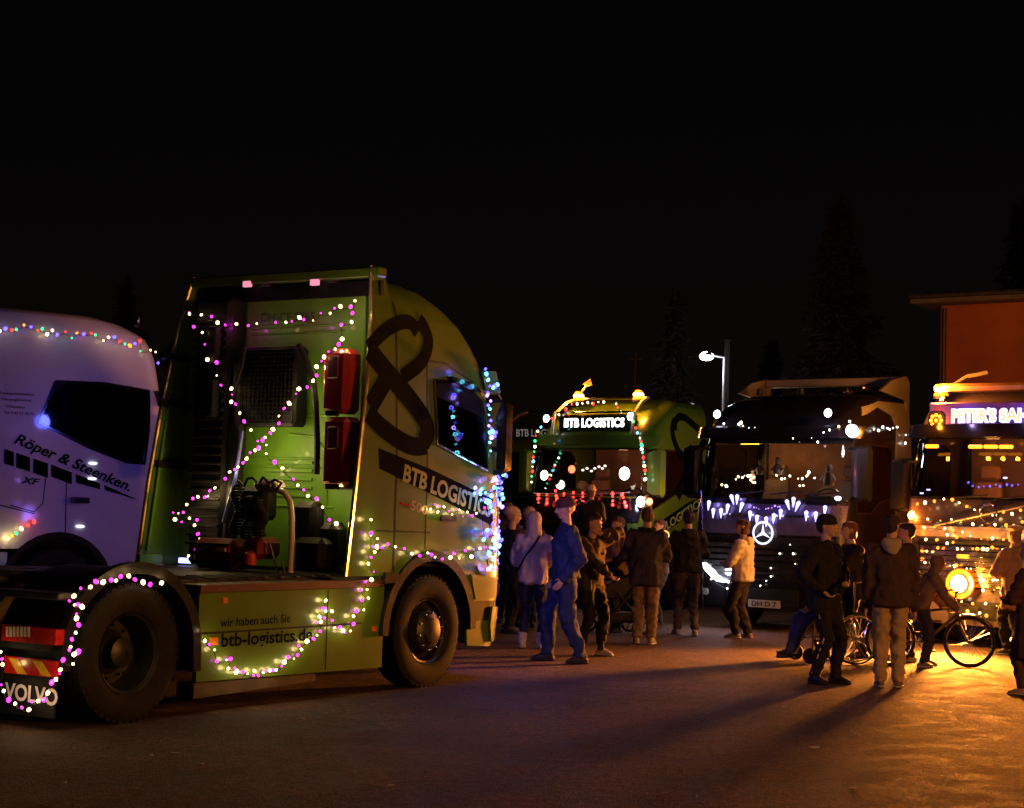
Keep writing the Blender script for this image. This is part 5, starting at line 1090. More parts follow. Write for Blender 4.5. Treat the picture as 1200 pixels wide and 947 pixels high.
# ---- trees
LEAF = mat('conifer_needles', (.016, .017, .012), .95, 0, 0, .5, 3); BARK = mat('bark', (.06, .045, .035), .9, 0, 0, .4, 5, .5, 20)
def conifer(px, py_top, D, wpx, label, sparse=1.0, seed=1):
    rnd = random.Random(seed); top = PT(px, py_top, D); Hh = top.z; R = wpx / 2 / FPX * D
    rt = root('conifer_tree', label, 'tree', (top.x, D, 0), 0, 'trees standing in the dark behind the trucks')
    t = MB(); t.tube([(0, 0, 0), (.05, 0, Hh * .4), (0, 0, Hh * .75), (0, 0, Hh * .98)], .2, 8, [.28, .2, .09, .02]); t.build('trunk', BARK, rt)
    vs = []; fs = []; nb = int(150 * sparse)
    limbs = MB()
    for i in range(nb):
        u = i / nb; z = Hh * (.10 + .88 * u) + rnd.uniform(-.15, .15); Lb = R * (1.02 - u) ** .8 * rnd.uniform(.55, 1.12); a = i * 2.4 + rnd.uniform(-.4, .4)
        d = Vector((math.cos(a), math.sin(a), 0)); droop = rnd.uniform(-.35, -.05)
        limbs.tube([Vector((0, 0, z)), Vector((0, 0, z)) + d * Lb * .5 + Vector((0, 0, droop * Lb * .3)), Vector((0, 0, z)) + d * Lb + Vector((0, 0, droop * Lb))], .03, 4, [.04, .025, .008])
        n = int(26 + 30 * Lb)
        for k in range(n):
            s_ = rnd.uniform(.15, 1.05); c = Vector((0, 0, z)) + d * Lb * s_ + Vector((0, 0, droop * Lb * s_)); side = Vector((-d.y, d.x, 0))
            c += side * rnd.gauss(0, .16 * Lb * (1.1 - s_ * .6)) + Vector((0, 0, rnd.gauss(0, .12)))
            v1 = (d * rnd.uniform(.3, 1) + side * rnd.uniform(-.8, .8) + Vector((0, 0, rnd.uniform(-.7, .2)))).normalized() * rnd.uniform(.14, .34); v2 = v1.cross(Vector((rnd.uniform(-1, 1), rnd.uniform(-1, 1), rnd.uniform(-1, 1)))).normalized() * rnd.uniform(.03, .07)
            b = len(vs); vs += [c - v2, c + v2, c + v1]; fs.append((b, b + 1, b + 2))
    limbs.build('limb', BARK, rt)['kind'] = 'stuff'
    me = bpy.data.meshes.new('crown'); me.from_pydata([tuple(v) for v in vs], [], fs); me.materials.append(LEAF); o = link('crown', me, rt); o['kind'] = 'stuff'
conifer(985, 226, 48, 200, 'tall dark pointed conifer behind the black and amber trucks', 1.3, 3)
conifer(792, 345, 50, 125, 'lower dark conifer left of the white street lamp', 1, 5)
conifer(1195, 235, 62, 160, 'dim conifer at the right edge above the building', 1, 8)
conifer(905, 395, 58, 100, 'small dark conifer between the street lamp and the tall one', .8, 9)
conifer(150, 330, 60, 130, 'barely visible conifer behind the white truck roof', .9, 11)
# dark hedge along the far side of the yard
rnd = random.Random(4); vs = []; fs = []
for i in range(14000):
    x = rnd.uniform(-30, 34); top = 3.0 + 1.2 * noise.noise(Vector((x * .35, 0, 0))) + .5 * noise.noise(Vector((x * 1.4, 3, 0))); z = rnd.uniform(0, 1) ** .8 * top
    c = Vector((x, 53 + rnd.uniform(-.8, .8) + .4 * noise.noise(Vector((x, z, 0))), z)); v1 = Vector((rnd.uniform(-1, 1), rnd.uniform(-1, 1), rnd.uniform(-1, 1))).normalized() * .22; v2 = v1.orthogonal().normalized() * .1
    b = len(vs); vs += [c - v2, c + v2, c + v1]; fs.append((b, b + 1, b + 2))
me = bpy.data.meshes.new('hedge'); me.from_pydata([tuple(v) for v in vs], [], fs); me.materials.append(LEAF); o = link('hedge', me); tag(o, 'dark unlit hedge along the far edge of the yard', 'hedge', None, 'stuff')
# ================================================================== people
def remesh(mb, vox, dec=.5, smooth_it=3):
    me = mb.mesh('t', 0); o = bpy.data.objects.new('t', me); TMP.collection.objects.link(o)
    r = o.modifiers.new('r', 'REMESH'); r.mode = 'VOXEL'; r.voxel_size = vox
    s = o.modifiers.new('s', 'SMOOTH'); s.iterations = smooth_it; s.factor = .5
    if dec < 1: d = o.modifiers.new('d', 'DECIMATE'); d.ratio = dec
    dg = tmp_dg(); out = bpy.data.meshes.new_from_object(o.evaluated_get(dg))
    bpy.data.objects.remove(o); bpy.data.meshes.remove(me)
    out.polygons.foreach_set('use_smooth', [True] * len(out.polygons)); return out
def sph(c, r, n=10, m=6):
    c = Vector(c); r = (r, r, r) if not hasattr(r, '__len__') else r; P = []
    for j in range(m + 1):
        ph = PI * j / m
        for k in range(n if 0 < j < m else 1):
            th = 2 * PI * k / n; P.append(c + Vector((r[0] * math.sin(ph) * math.cos(th), r[1] * math.sin(ph) * math.sin(th), r[2] * math.cos(ph))))
    return P
def hull(mb, *bl):
    P = []
    for c, r in bl: P += sph(c, r)
    mb.hullpts(P)
def ik(a, t, l1, l2, pole):
    a, t = Vector(a), Vector(t); d = t - a; L = min(d.length, (l1 + l2) * .995); d = d.normalized() if d.length > 1e-6 else Vector((0, 0, -1)); t = a + d * L
    x = (l1 * l1 - l2 * l2 + L * L) / (2 * L); hh = math.sqrt(max(0, l1 * l1 - x * x)); p = Vector(pole); p = p - d * p.dot(d)
    p = p.normalized() if p.length > 1e-5 else Vector((1, 0, 0)); return a + d * x + p * hh, t
def cloth(name, col, rough=.85, coat=0, bump=.35, var=.2): return mat('cloth_' + name, col, rough, 0, coat, var, 9, bump, 140, .3)
SKIN = mat('skin', (.50, .29, .20), .55, 0, 0, .08, 14, .1, 200)
EYE = mat('eye_dark', (.02, .015, .012), .2); LIP = mat('lips', (.35, .12, .10), .5)
def person(label, pos, H, yaw, legs=((.02, 0), (-.02, 0)), arms='pocket', top=('navy', (.02, .03, .09)), hem=.49, puff=0, bulk=1.0, pants=('dark', (.012, .012, .016)), pfit=1.0,
           shoes=((.02, .02, .02), (.03, .03, .03)), hat=None, hair=None, hood=None, collar=None, lean=0, hz=.515, headyaw=0, headpitch=0, group='people standing among the trucks', twist=0, knees=((1, 0, 0), (1, 0, 0)), vox=.011, boots=0, trim=None):
    """local frame: +X forward, +Y left; legs: two (x,y) or (x,y,z) ankle targets as fractions of H"""
    rt = root('person', label, 'person', pos, yaw, group); k = H
    V = lambda x, y, z: Vector((x, y, z)) * k
    def up(x, y, z):
        v = Vector((x, y, z - hz)); v = Matrix.Rotation(lean, 3, 'Y') @ Matrix.Rotation(twist, 3, 'Z') @ v; return (v + Vector((0, 0, hz))) * k
    dz = hz - .53; U = lambda x, y, z: up(x, y, z + dz)
    b = MB()
    hull(b, (U(0, .035, .53), V(.055, .055, .05)), (U(0, -.035, .53), V(.055, .055, .05)), (U(0, 0, .60), V(.05, .074, .04)))
    hull(b, (U(0, 0, .60), V(.05, .074, .04)), (U(.005, 0, .71), V(.062, .088, .05)), (U(0, 0, .765), V(.05, .09, .035)))
    hull(b, (U(-.005, .06, .785), V(.035, .04, .03)), (U(-.005, -.06, .785), V(.035, .04, .03)), (U(0, 0, .73), V(.05, .08, .03)), (U(0, 0, .82), V(.028, .03, .02)))
    neck = U(.0, 0, .82); hc = U(.012, 0, .93)
    hull(b, (neck, k * .031), (U(.006, 0, .88), k * .029))
    HM = Matrix.Translation(hc) @ Matrix.Rotation(headyaw, 4, 'Z') @ Matrix.Rotation(headpitch + lean * .3, 4, 'Y'); h = lambda x, y, z: HM @ (Vector((x, y, z)) * k)
    hull(b, (h(-.012, 0, .012), V(.052, .043, .050)), (h(.012, 0, .014), V(.044, .039, .044)))
    hull(b, (h(.02, 0, .0), V(.036, .036, .034)), (h(.024, 0, -.038), V(.022, .022, .016)), (h(-.005, 0, -.02), V(.03, .034, .026)))
    hull(b, (h(.038, 0, -.048), V(.010, .013, .009)), (h(.02, 0, -.04), V(.02, .022, .014)))
    hull(b, (h(.054, 0, .010), k * .006), (h(.0665, 0, -.012), k * .0065), (h(.054, .008, -.014), k * .0055), (h(.054, -.008, -.014), k * .0055))
    hull(b, (h(.050, .016, .018), k * .007), (h(.052, -.016, .018), k * .007))
    hull(b, (h(.050, .009, -.029), k * .005), (h(.050, -.009, -.029), k * .005), (h(.04, 0, -.031), k * .012))
    for s in (1, -1): hull(b, (h(-.004, s * .044, .008), V(.008, .005, .011)), (h(-.006, s * .043, -.008), V(.006, .005, .008)))
    # legs
    ank = []; kn = []; hp = []
    for i, s in ((0, 1), (1, -1)):
        t = legs[i]; az = t[2] if len(t) > 2 else .045
        a = V(0, s * .048, hz - .01); kk, t_ = ik(a, V(t[0], s * .05 + t[1], az), .245 * k, .235 * k, knees[i]); hp.append(a); kn.append(kk); ank.append(t_)
        hull(b, (a, k * .040), (kk, k * .025)); hull(b, (kk, k * .025), (kk + (t_ - kk) * .35 - Vector((.005 * k, 0, 0)), k * .024)); hull(b, (kk + (t_ - kk) * .35, k * .023), (t_, k * .017))
        hull(b, (t_ - V(.015, 0, .012), k * .018), (t_ + V(.055, 0, -.030), k * .008))
    # arms
    sh_ = [U(-.004, .098, .785), U(-.004, -.098, .785)]; el = []; wr = []
    AR = arms if not isinstance(arms, str) else (arms, arms)
    PR = {'pocket': ((.035, .115, .515), (-.9, .35, 0)), 'down': ((.02, .135, .475), (-1, .2, 0)), 'front': ((.145, .03, .62), (-.3, 1, -.6)), 'phone': ((.17, .02, .72), (-.1, .8, -1)), 'belly': ((.12, .02, .60), (-.5, 1, -.2)),
          'push': ((.24, .10, .575), (-.6, .4, -1)), 'bars': ((.26, .11, .62), (-.3, .6, -1)), 'up': ((.16, .05, .84), (0, 1, -1)), 'lap': ((.17, .06, .575), (-.6, 1, -.3)), 'back': ((-.03, .12, .50), (-1, .6, 0)), 'hip': ((.06, .12, .56), (-.7, 1, 0))}
    hands = []
    for i, s in ((0, 1), (1, -1)):
        p = PR[AR[i]] if isinstance(AR[i], str) else AR[i]; t = U(p[0][0], s * p[0][1], p[0][2]); pole = Vector((p[1][0], s * p[1][1], p[1][2]))
        e, t_ = ik(sh_[i], t, .165 * k, .150 * k, pole); el.append(e); wr.append(t_)
        hull(b, (sh_[i], k * .030), (e, k * .023)); hull(b, (e, k * .023), (t_, k * .0155))
        d = (t_ - e).normalized(); sd = Vector((0, 0, 1)).cross(d); sd = sd.normalized() if sd.length > .2 else Vector((0, 1, 0)) ; 
        if AR[i] in ('down', 'pocket', 'back'): sd = Vector((1, 0, 0)); sd = (sd - d * sd.dot(d)).normalized()
        nrm = d.cross(sd) * (1 if s > 0 else 1)
        inn = Vector((0, -s, 0)); nrm = nrm if nrm.dot(inn) > 0 else -nrm
        pc_ = t_ + d * .030 * k
        hull(b, (t_ + d * .008 * k, V(.013, .013, .013)), (pc_ + sd * .012 * k + d * .018 * k, k * .008), (pc_ - sd * .014 * k + d * .018 * k, k * .008))
        curl = .75 if AR[i] in ('push', 'bars', 'front', 'belly', 'hip', 'lap', 'phone') else .35
        for j, (off, ln) in enumerate(((.017, .95), (.006, 1.08), (-.005, 1.0), (-.0155, .8))):
            a0 = pc_ + d * .020 * k + sd * off * k; d1 = (d * math.cos(curl * .7) + nrm * math.sin(curl * .7)); d2 = (d * math.cos(curl * 1.9) + nrm * math.sin(curl * 1.9))
            a1 = a0 + d1 * .022 * ln * k; a2 = a1 + d2 * .020 * ln * k
            hull(b, (a0, k * .0052), (a1, k * .0048)); hull(b, (a1, k * .0048), (a2, k * .0042))
        th0 = t_ + d * .014 * k + sd * .012 * k; th1 = th0 + (sd * .8 + d * .6 + nrm * .3).normalized() * .022 * k; hull(b, (th0, k * .006), (th1, k * .0055)); hull(b, (th1, k * .0055), (th1 + (d + nrm * .5).normalized() * .016 * k, k * .005))
    me = remesh(b, .0085 if vox < .012 else .012, .35, 2); me.materials.append(SKIN); link('body', me, rt)
    # face
    for s in (1, -1):
        m_ = MB(); m_.ell(h(.047, s * .0165, .006), (k * .007, k * .006, k * .0035), None, 8, 6); m_.build('eye', EYE, rt)
        m_ = MB(); m_.tube([h(.052, s * .008, .020), h(.051, s * .017, .023), h(.043, s * .027, .020)], k * .0014, 5); m_.build('eyebrow', mat('brow', (.03, .02, .015), .8), rt)
    m_ = MB(); m_.tube([h(.049, .012, -.029), h(.0555, 0, -.028), h(.049, -.012, -.029)], k * .0028, 5); m_.build('mouth', LIP, rt)
    # trousers
    q = MB(); pf = pfit
    hull(q, (U(0, .040, .53), V(.064, .062, .055)), (U(0, -.040, .53), V(.064, .062, .055)), (U(0, 0, .58), V(.058, .08, .03)))
    for i in (0, 1):
        cu = ank[i] + (kn[i] - ank[i]).normalized() * .012 * k
        hull(q, (hp[i], V(.060, .058, .058)), (kn[i], k * .040 * pf)); hull(q, (kn[i], k * .040 * pf), (kn[i] + (cu - kn[i]) * .4 - Vector((.006 * k, 0, 0)), k * .038 * pf), (cu, k * .031 * pf))
    me = remesh(q, .014, .6, 3); wrinkle(me, .014 * k, 8, 1.0, H); me.materials.append(cloth(*pants)); tr = link('trousers', me, rt)
    # jacket
    j = MB(); B_ = bulk; hm = hem
    lo = U(.0, 0, hm)
    hull(j, (U(0, .035 * B_, hm + .02), V(.068 * B_, .070 * B_, .022)), (U(0, -.035 * B_, hm + .02), V(.068 * B_, .070 * B_, .022)), (U(0, 0, .62), V(.070 * B_, .098 * B_, .03)))
    hull(j, (U(0, 0, .62), V(.070 * B_, .098 * B_, .03)), (U(.004, 0, .72), V(.076 * B_, .104 * B_, .05)), (U(0, 0, .775), V(.062 * B_, .106 * B_, .034)))
    hull(j, (U(-.004, .075, .785), V(.046 * B_, .048, .036)), (U(-.004, -.075, .785), V(.046 * B_, .048, .036)), (U(0, 0, .74), V(.066, .09, .04)), (U(0, 0, .825), V(.038, .040, .014)))
    for i in (0, 1):
        hull(j, (sh_[i], k * .044 * B_), (el[i], k * .036 * B_)); cuf = wr[i] - (wr[i] - el[i]).normalized() * .008 * k; hull(j, (el[i], k * .036 * B_), (cuf, k * .026 * B_))
    if collar or hood: hull(j, (U(-.006, 0, .83), V(.050, .052, .022)), (U(-.004, 0, .80), V(.056, .07, .02)))
    me = remesh(j, .013, .6, 3)
    wrinkle(me, .017 * k, 7.5, .6, H, puff); jm = cloth(*top) if len(top) == 2 else top[2]; me.materials.append(jm); jk = link('jacket', me, rt)
    if hood == 'down':
        q = MB(); hull(q, (U(-.050, .03, .83), V(.026, .03, .026)), (U(-.050, -.03, .83), V(.026, .03, .026)), (U(-.062, 0, .795), V(.022, .04, .03))); hull(q, (U(-.02, .045, .835), k * .018), (U(-.05, .03, .83), k * .024)); hull(q, (U(-.02, -.045, .835), k * .018), (U(-.05, -.03, .83), k * .024))
        me = remesh(q, .012, .6, 2); wrinkle(me, .008 * k, 9, .8, H); me.materials.append(jm); link('hood', me, rt)
    if hood == 'up':
        q = MB(); hull(q, (h(-.020, 0, .012), V(.060, .054, .060)), (h(.012, 0, .022), V(.044, .050, .050)), (h(-.012, 0, -.035), V(.05, .05, .03))); hull(q, (h(-.01, 0, -.03), V(.05, .052, .03)), (U(-.008, 0, .815), V(.052, .062, .02)))
        me = remesh(q, .012, .6, 2)
        for v in me.vertices:      # opening for the face
            l = HM.inverted() @ v.co
            if l.x > .034 * k and abs(l.y) < .036 * k and -.06 * k < l.z < .045 * k: l.x = .030 * k; v.co = HM @ l
        wrinkle(me, .006 * k, 9, .8, H); me.materials.append(jm); link('hood', me, rt)
    if trim:   # fur edge round the collar
        q = MB()
        for i in range(60):
            a = 2 * PI * i / 60; c = U(-.006 + .050 * math.cos(a), .056 * math.sin(a), .835 + random.uniform(-.008, .012)); q.hullpts([c + Vector((random.uniform(-1, 1), random.uniform(-1, 1), random.uniform(-1, 1))).normalized() * k * .014 for _ in range(7)])
        o = q.build('fur_collar', cloth('fur', trim), rt); o['kind'] = 'stuff'
    # shoes
    for i in (0, 1):
        t = ank[i]; zf = t.z - .045 * k; dirx = Matrix.Rotation((.16, -.16)[i], 3, 'Z')
        s = MB(); f_ = lambda x, y, z: Vector((t.x, t.y, zf)) + dirx @ (Vector((x, y, z)) * k)
        hull(s, (f_(-.022, 0, .022), V(.022, .021, .018)), (f_(.075, 0, .018), V(.022, .024, .012)), (f_(.005, 0, .045 + boots * .5), V(.024, .021, .016)))
        hull(s, (f_(.03, 0, .030), V(.03, .021, .014)), (f_(.085, 0, .014), V(.018, .020, .009)))
        if boots: hull(s, (f_(0, 0, .05), V(.034, .034, .02)), (f_(0, 0, .05 + boots), V(.036, .036, .014)))
        so_ = link('shoe', remesh(s, .009, .5, 2), rt); so_.data.materials.append(cloth('shoe%.2f_%.2f' % (shoes[0][0], shoes[0][2]), shoes[0], .55))
        s = MB(); s.hullpts(sph(f_(-.024, 0, .008), V(.024, .024, .008)) + sph(f_(.08, 0, .008), V(.026, .026, .008)) + sph(f_(.03, 0, .008), V(.03, .026, .008)))
        s.build('sole', cloth('sole%.2f' % shoes[1][0], shoes[1], .6), so_)
    # hats and hair
    if hair:
        kind, hc_ = hair; hm_ = cloth('hair%.3f_%.3f' % hc_[:2], hc_, .6, 0, .6); q = MB()
        hull(q, (h(-.018, 0, .020), V(.052, .047, .050)), (h(.016, 0, .036), V(.036, .038, .030)), (h(-.025, 0, -.01), V(.036, .043, .03)))
        if kind == 'long':
            hull(q, (h(-.03, .0, .0), V(.035, .045, .03)), (h(-.045, 0, -.09), V(.022, .048, .04)), (h(-.035, 0, -.15), V(.014, .035, .02)))
            for s in (1, -1): hull(q, (h(-.005, s * .042, .01), k * .014), (h(.01, s * .052, -.08), k * .015), (h(.02, s * .055, -.19), k * .010))
        if kind == 'bob': hull(q, (h(-.02, 0, 0), V(.04, .048, .03)), (h(-.02, 0, -.045), V(.035, .045, .02)))
        me = remesh(q, .008, .6, 1); wrinkle(me, .006 * k, 26, .12, H); me.materials.append(hm_); link('hair', me, rt)
    if hat:
        kind, hcol = hat; hm_ = cloth('hat%.2f_%.2f' % (hcol[0], hcol[2]), hcol, .9, 0, .7); q = MB()
        if kind in ('beanie', 'slouch'):
            hull(q, (h(-.012, 0, .032), V(.058, .051, .046 if kind == 'beanie' else .056)), (h(.010, 0, .036), V(.048, .047, .036)), *([(h(-.04, 0, .04), V(.045, .05, .045))] if kind == 'slouch' else []))
            me = remesh(q, .009, .6, 1)
            for v in me.vertices:
                l = HM.inverted() @ v.co
                if l.z < .018 * k: l.z = .018 * k + (l.z - .018 * k) * .15; v.co = HM @ l
            wrinkle(me, .003 * k, 20, 1, H); me.materials.append(hm_); ho = link('hat', me, rt)
            q = MB(); P = [(h(-.005 + .056 * math.cos(2 * PI * i / 24), .049 * math.sin(2 * PI * i / 24), .020)) for i in range(25)]; q.tube(P, k * .011, 7, None, False); q.build('hat_cuff', hm_, ho)
        if kind == 'cap':
            hull(q, (h(-.010, 0, .034), V(.056, .049, .036)), (h(.014, 0, .034), V(.042, .045, .028)))
            me = remesh(q, .009, .6, 1)
            for v in me.vertices:
                l = HM.inverted() @ v.co
                if l.z < .022 * k: l.z = .022 * k + (l.z - .022 * k) * .1; v.co = HM @ l
            me.materials.append(hm_); ho = link('cap', me, rt)
            q = MB(); q.hullpts([h(.045, .040 * s, .026) for s in (1, -1)] + [h(.095, .022 * s, .018) for s in (1, -1)] + [h(.085, .034 * s, .019) for s in (1, -1)] + [h(.045, .040 * s, .021) for s in (1, -1)] + [h(.095, .022 * s, .014) for s in (1, -1)]); q.build('peak', hm_, ho)
        if kind == 'beret':
            hull(q, (h(-.012, 0, .052), V(.070, .064, .026)), (h(-.01, 0, .03), V(.054, .048, .02))); me = remesh(q, .009, .6, 2); wrinkle(me, .004 * k, 12, 1, H); me.materials.append(hm_); link('hat', me, rt)
    rt['_'] = 0; del rt['_']
    return dict(rt=rt, U=U, V=V, h=h, wr=wr, el=el, kn=kn, ank=ank, k=k, hp=hp)
def wrinkle(me, amp, fr, zs, H, puff=0):
    sd = random.uniform(0, 50); me.calc_loop_triangles() if False else None
    V_ = [(v.co.copy(), v.normal.copy()) for v in me.vertices]; out = []
    for c, n in V_:
        a = noise.noise(Vector((c.x * fr + sd, c.y * fr, c.z * fr * zs * 1.6))); b_ = noise.noise(Vector((c.x * fr * 2.5, c.y * fr * 2.5 + sd, c.z * fr * 2.2)))
        d = (1 - abs(a) * 2.2) * amp * .8 + b_ * amp * .5 - amp * .35
        if puff: d = d * .35 + amp * 1.0 * (abs(math.sin(c.z * PI / puff)) ** .5 - .6)
        out.extend(c + n * d)
    me.vertices.foreach_set('co', out); me.update()
def AT(x, y): g = G(x, y); return (g.x, g.y, 0)
D_ = math.radians
def strap(P, P0, P1, side=1):
    """thin strap across the back from shoulder P0 to hip P1"""
    m_ = MB(); m_.tube([Vector(p) for p in (P0, P1)], .012, 6); return m_
DARK = ('black', (.012, .011, .012)); NAVY = ('navy', (.020, .030, .085))
# yaw: 0 = facing right in the photo, 90 = facing away from the camera, 180 = left, 270 = toward the camera
p1 = person('person in dark clothes and cream woolly hat beside the blue lights of the green tractor', AT(596, 742), 1.70, D_(20), legs=((.02, 0), (-.04, 0)), top=('dark_blue', (.018, .018, .035)), hat=('slouch', (.55, .42, .30)), pants=DARK, arms='pocket', vox=.012)
p1b = person('person in grey hood half hidden behind the blue lights of the green tractor', AT(590, 731), 1.78, D_(70), top=('plum', (.10, .07, .09)), hood='up', vox=.012)
p2b = person('person in wide cream hat standing just beyond the pale hooded jacket', AT(616, 735), 1.70, D_(100), top=('plum', (.10, .07, .09)), hat=('slouch', (.55, .42, .30)), vox=.012)
p2 = person('person seen from behind in pale lilac hooded jacket with black shoulder strap and fluffy boots', AT(622, 760), 1.66, D_(78), legs=((0, .015), (.03, -.015)), top=('pale_lilac', (.50, .44, .52)), hem=.47, bulk=1.08, hood='up', pants=('navy_jeans', (.02, .025, .07)), pfit=.85, shoes=((.55, .5, .5), (.4, .38, .36)), boots=.055, arms='front')
U = p2['U']; m_ = MB(); m_.tube([U(-.055, -.055, .825), U(-.088, -.02, .76), U(-.092, .04, .68), U(-.075, .085, .60), U(-.03, .115, .56)], .011, 6); m_.build('bag_strap', BLK, p2['rt'])
p3 = person('tall person in blue work overalls and maroon woolly hat striding to the left', AT(660, 776), 1.83, D_(190), legs=((-.09, .05), (.08, -.03)), top=('work_blue', (.024, .036, .10)), hem=.50, bulk=1.12, pants=('work_blue', (.024, .036, .10)), pfit=1.22, collar=1, hat=('beanie', (.10, .035, .045)), arms=('pocket', 'pocket'), headyaw=.15, headpitch=.15)
V_ = p3
for i in (0, 1): m_ = MB(); kk = p3['kn'][i]; m_.ell(kk + Vector((.035, 0, 0)), (.045, .065, .11)); m_.build('knee_pad', cloth('kneepad', (.012, .014, .03)), p3['rt'])
p4 = person('person in dark jacket carrying a child on the shoulders beside the pushchair', AT(690, 768), 1.66, D_(320), legs=((.06, 0), (-.05, 0)), top=('brown_black', (.05, .032, .02)), hem=.46, bulk=1.08, pants=DARK, arms=(((.05, .06, .86), (0.2, 1, 0)), 'push'), shoes=((.5, .42, .3), (.5, .45, .35)), headyaw=.1, headpitch=.2, hair=('short', (.03, .02, .015)))
q4 = p4['rt'].location; a4 = p4['rt'].rotation_euler.z
p5 = person('child in beige hood and dark coat riding on the shoulders of an adult', (q4.x - .02, q4.y + .05, 1.43 - .36), 1.02, D_(80), legs=((.12, .02, .22), (.12, -.02, .22)), knees=((1, 0, .5), (1, 0, .5)), hz=.40, top=DARK, hem=.49, bulk=1.1, hat=('slouch', (.60, .45, .33)), hair=('bob', (.2, .12, .06)), pants=DARK, arms='lap', group='people standing among the trucks', vox=.012)
p6 = person('short haired person in tan coat behind the pushchair', AT(722, 741), 1.62, D_(215), top=('tan_coat', (.42, .22, .10)), hair=('short', (.10, .05, .03)), collar=1, arms='front', vox=.012)
p7 = person('person with cropped hair in dark violet winter coat with black fur collar', AT(755, 755), 1.76, D_(82), legs=((.05, .01), (-.03, 0)), top=('dark_violet', (.045, .038, .065)), hem=.43, bulk=1.2, trim=(.012, .012, .014), hair=('short', (.09, .045, .03)), pants=('khaki', (.24, .17, .11)), pfit=1.08, shoes=((.35, .3, .28), (.6, .55, .5)), arms='front', headyaw=.1)
p7b = person('person holding a small orange lit thing just behind the violet winter coat', AT(771, 735), 1.60, D_(210), top=('brown', (.06, .035, .025)), hair=('bob', (.09, .05, .03)), arms='phone', vox=.012)
m_ = MB(); w_ = p7b['wr'][1]; m_.lathe([(.055 + .014 * math.cos(a), .014 * math.sin(a)) for a in [2 * PI * i / 8 for i in range(8)]], Matrix.Translation((0, 0, 0)), 20, True)
o = m_.build('lantern_ring', emit('orange_ring', (1, .42, .05), 2.2)); o.location = PT(779, 627, p7b['rt'].location.y - .3); tag(o, 'orange glowing ring held up beside the violet winter coat', 'ring light')
p8 = person('person in black hoodie and black cap with grey jeans and pale trainers walking away', AT(804, 744), 1.74, D_(95), legs=((.06, .01), (-.05, -.01)), top=('black', (.012, .011, .012)), hem=.50, bulk=1.15, hood='down', hat=('cap', (.015, .015, .015)), hair=('short', (.03, .02, .015)), pants=('grey_jeans', (.09, .07, .08)), shoes=((.55, .45, .4), (.6, .5, .45)), arms='front')
p9 = person('person in cream quilted puffer jacket with brown hair facing left before the black truck', AT(869, 748), 1.64, D_(150), legs=((.02, .02), (-.03, -.02)), top=('cream', (.62, .52, .40)), hem=.48, bulk=1.16, puff=.075, hood='down', hair=('bob', (.08, .04, .025)), pants=('dark_jeans', (.03, .022, .03)), pfit=1.15, shoes=((.35, .28, .22), (.5, .4, .3)), arms='front', headyaw=.3)
p12 = person('person with brown hair in dark coat pushing the wheelchair', AT(1000, 772), 1.66, D_(195), legs=((.12, 0), (-.10, 0)), lean=.10, top=('dark_coat', (.025, .018, .018)), hem=.44, bulk=1.1, hair=('bob', (.16, .07, .035)), pants=('dark', (.012, .012, .016)), shoes=((.03, .02, .02), (.05, .04, .04)), arms='push')
p11 = person('young person in black beanie and black coat with a camera hanging at the belly', AT(964, 801), 1.72, D_(318), legs=((.04, .02), (-.02, -.01)), top=('black', (.012, .011, .012)), hem=.44, bulk=1.12, hat=('beanie', (.012, .012, .014)), hair=('short', (.02, .015, .01)), hood='down', pants=DARK, arms=('belly', 'hip'), headyaw=.15, shoes=((.015, .015, .015), (.03, .03, .03)))
m_ = MB(); K = p11['k']; U = p11['U']
cb_ = root('camera', 'black camera with round lens on a strap at the belly of the young person', 'camera', p11['rt'].location, p11['rt'].rotation_euler.z)
m_ = MB(); c_ = U(.115, -.045, .565); m_.box(c_, (.07, .14, .09), None, .02); m_.box(c_ + Vector((0, 0, .055)), (.05, .05, .03), None, .01); m_.build('camera_body', BLKG, cb_)
m_ = MB(); m_.lathe([(.001, .02), (.030, .02), (.038, .06), (.036, .07), (.001, .065)], Matrix.Translation(c_) @ Matrix.Rotation(-PI / 2, 4, 'Z') , 18); m_.build('lens', BLKG, cb_)
m_ = MB(); m_.tube([c_ + Vector((0, .07, .03)), U(.095, .03, .68), U(.06, .045, .80), U(-.03, .04, .84)], .008, 5); m_.build('strap', BLK, cb_)
for s in (1, -1):
    i = 0 if s > 0 else 1
    m_ = MB(); a, b_, c_ = p11['hp'][i], p11['kn'][i], p11['ank'][i]; m_.tube([a + Vector((0, s * .075, 0)), b_ + Vector((0, s * .058, 0)), c_ + Vector((0, s * .046, .03))], .008, 5); m_.build('side_stripe', cloth('pale_stripe', (.5, .38, .2)), p11['rt'])
p13 = person('person in cap, pale hood and beige trousers standing before the amber truck', AT(1042, 806), 1.74, D_(80), legs=((.0, 0), (.02, 0)), top=('dark_brown', (.055, .032, .035)), hem=.47, bulk=1.2, hat=('cap', (.06, .035, .03)), hair=('short', (.03, .02, .015)), pants=('beige', (.40, .30, .19)), pfit=1.12, shoes=((.18, .12, .09), (.5, .42, .35)), arms=('down', 'down'), headyaw=-.5)
q = MB(); U = p13['U']; hull(q, (U(-.055, .03, .835), (.05, .055, .055)), (U(-.055, -.03, .835), (.05, .055, .055)), (U(-.085, 0, .80), (.035, .055, .05)))
me = remesh(q, .012, .6, 2); wrinkle(me, .012, 9, .8, 1); me.materials.append(cloth('pale_grey_hood', (.36, .30, .24))); link('hood', me, p13['rt'])
p15a = person('person in pale coat and light round hat at the right edge behind the blond hair', AT(1188, 768), 1.66, D_(120), top=('rose_grey', (.30, .20, .18)), hem=.36, bulk=1.15, hat=('beret', (.55, .42, .28)), hair=('bob', (.3, .18, .08)), pants=DARK, arms='front')
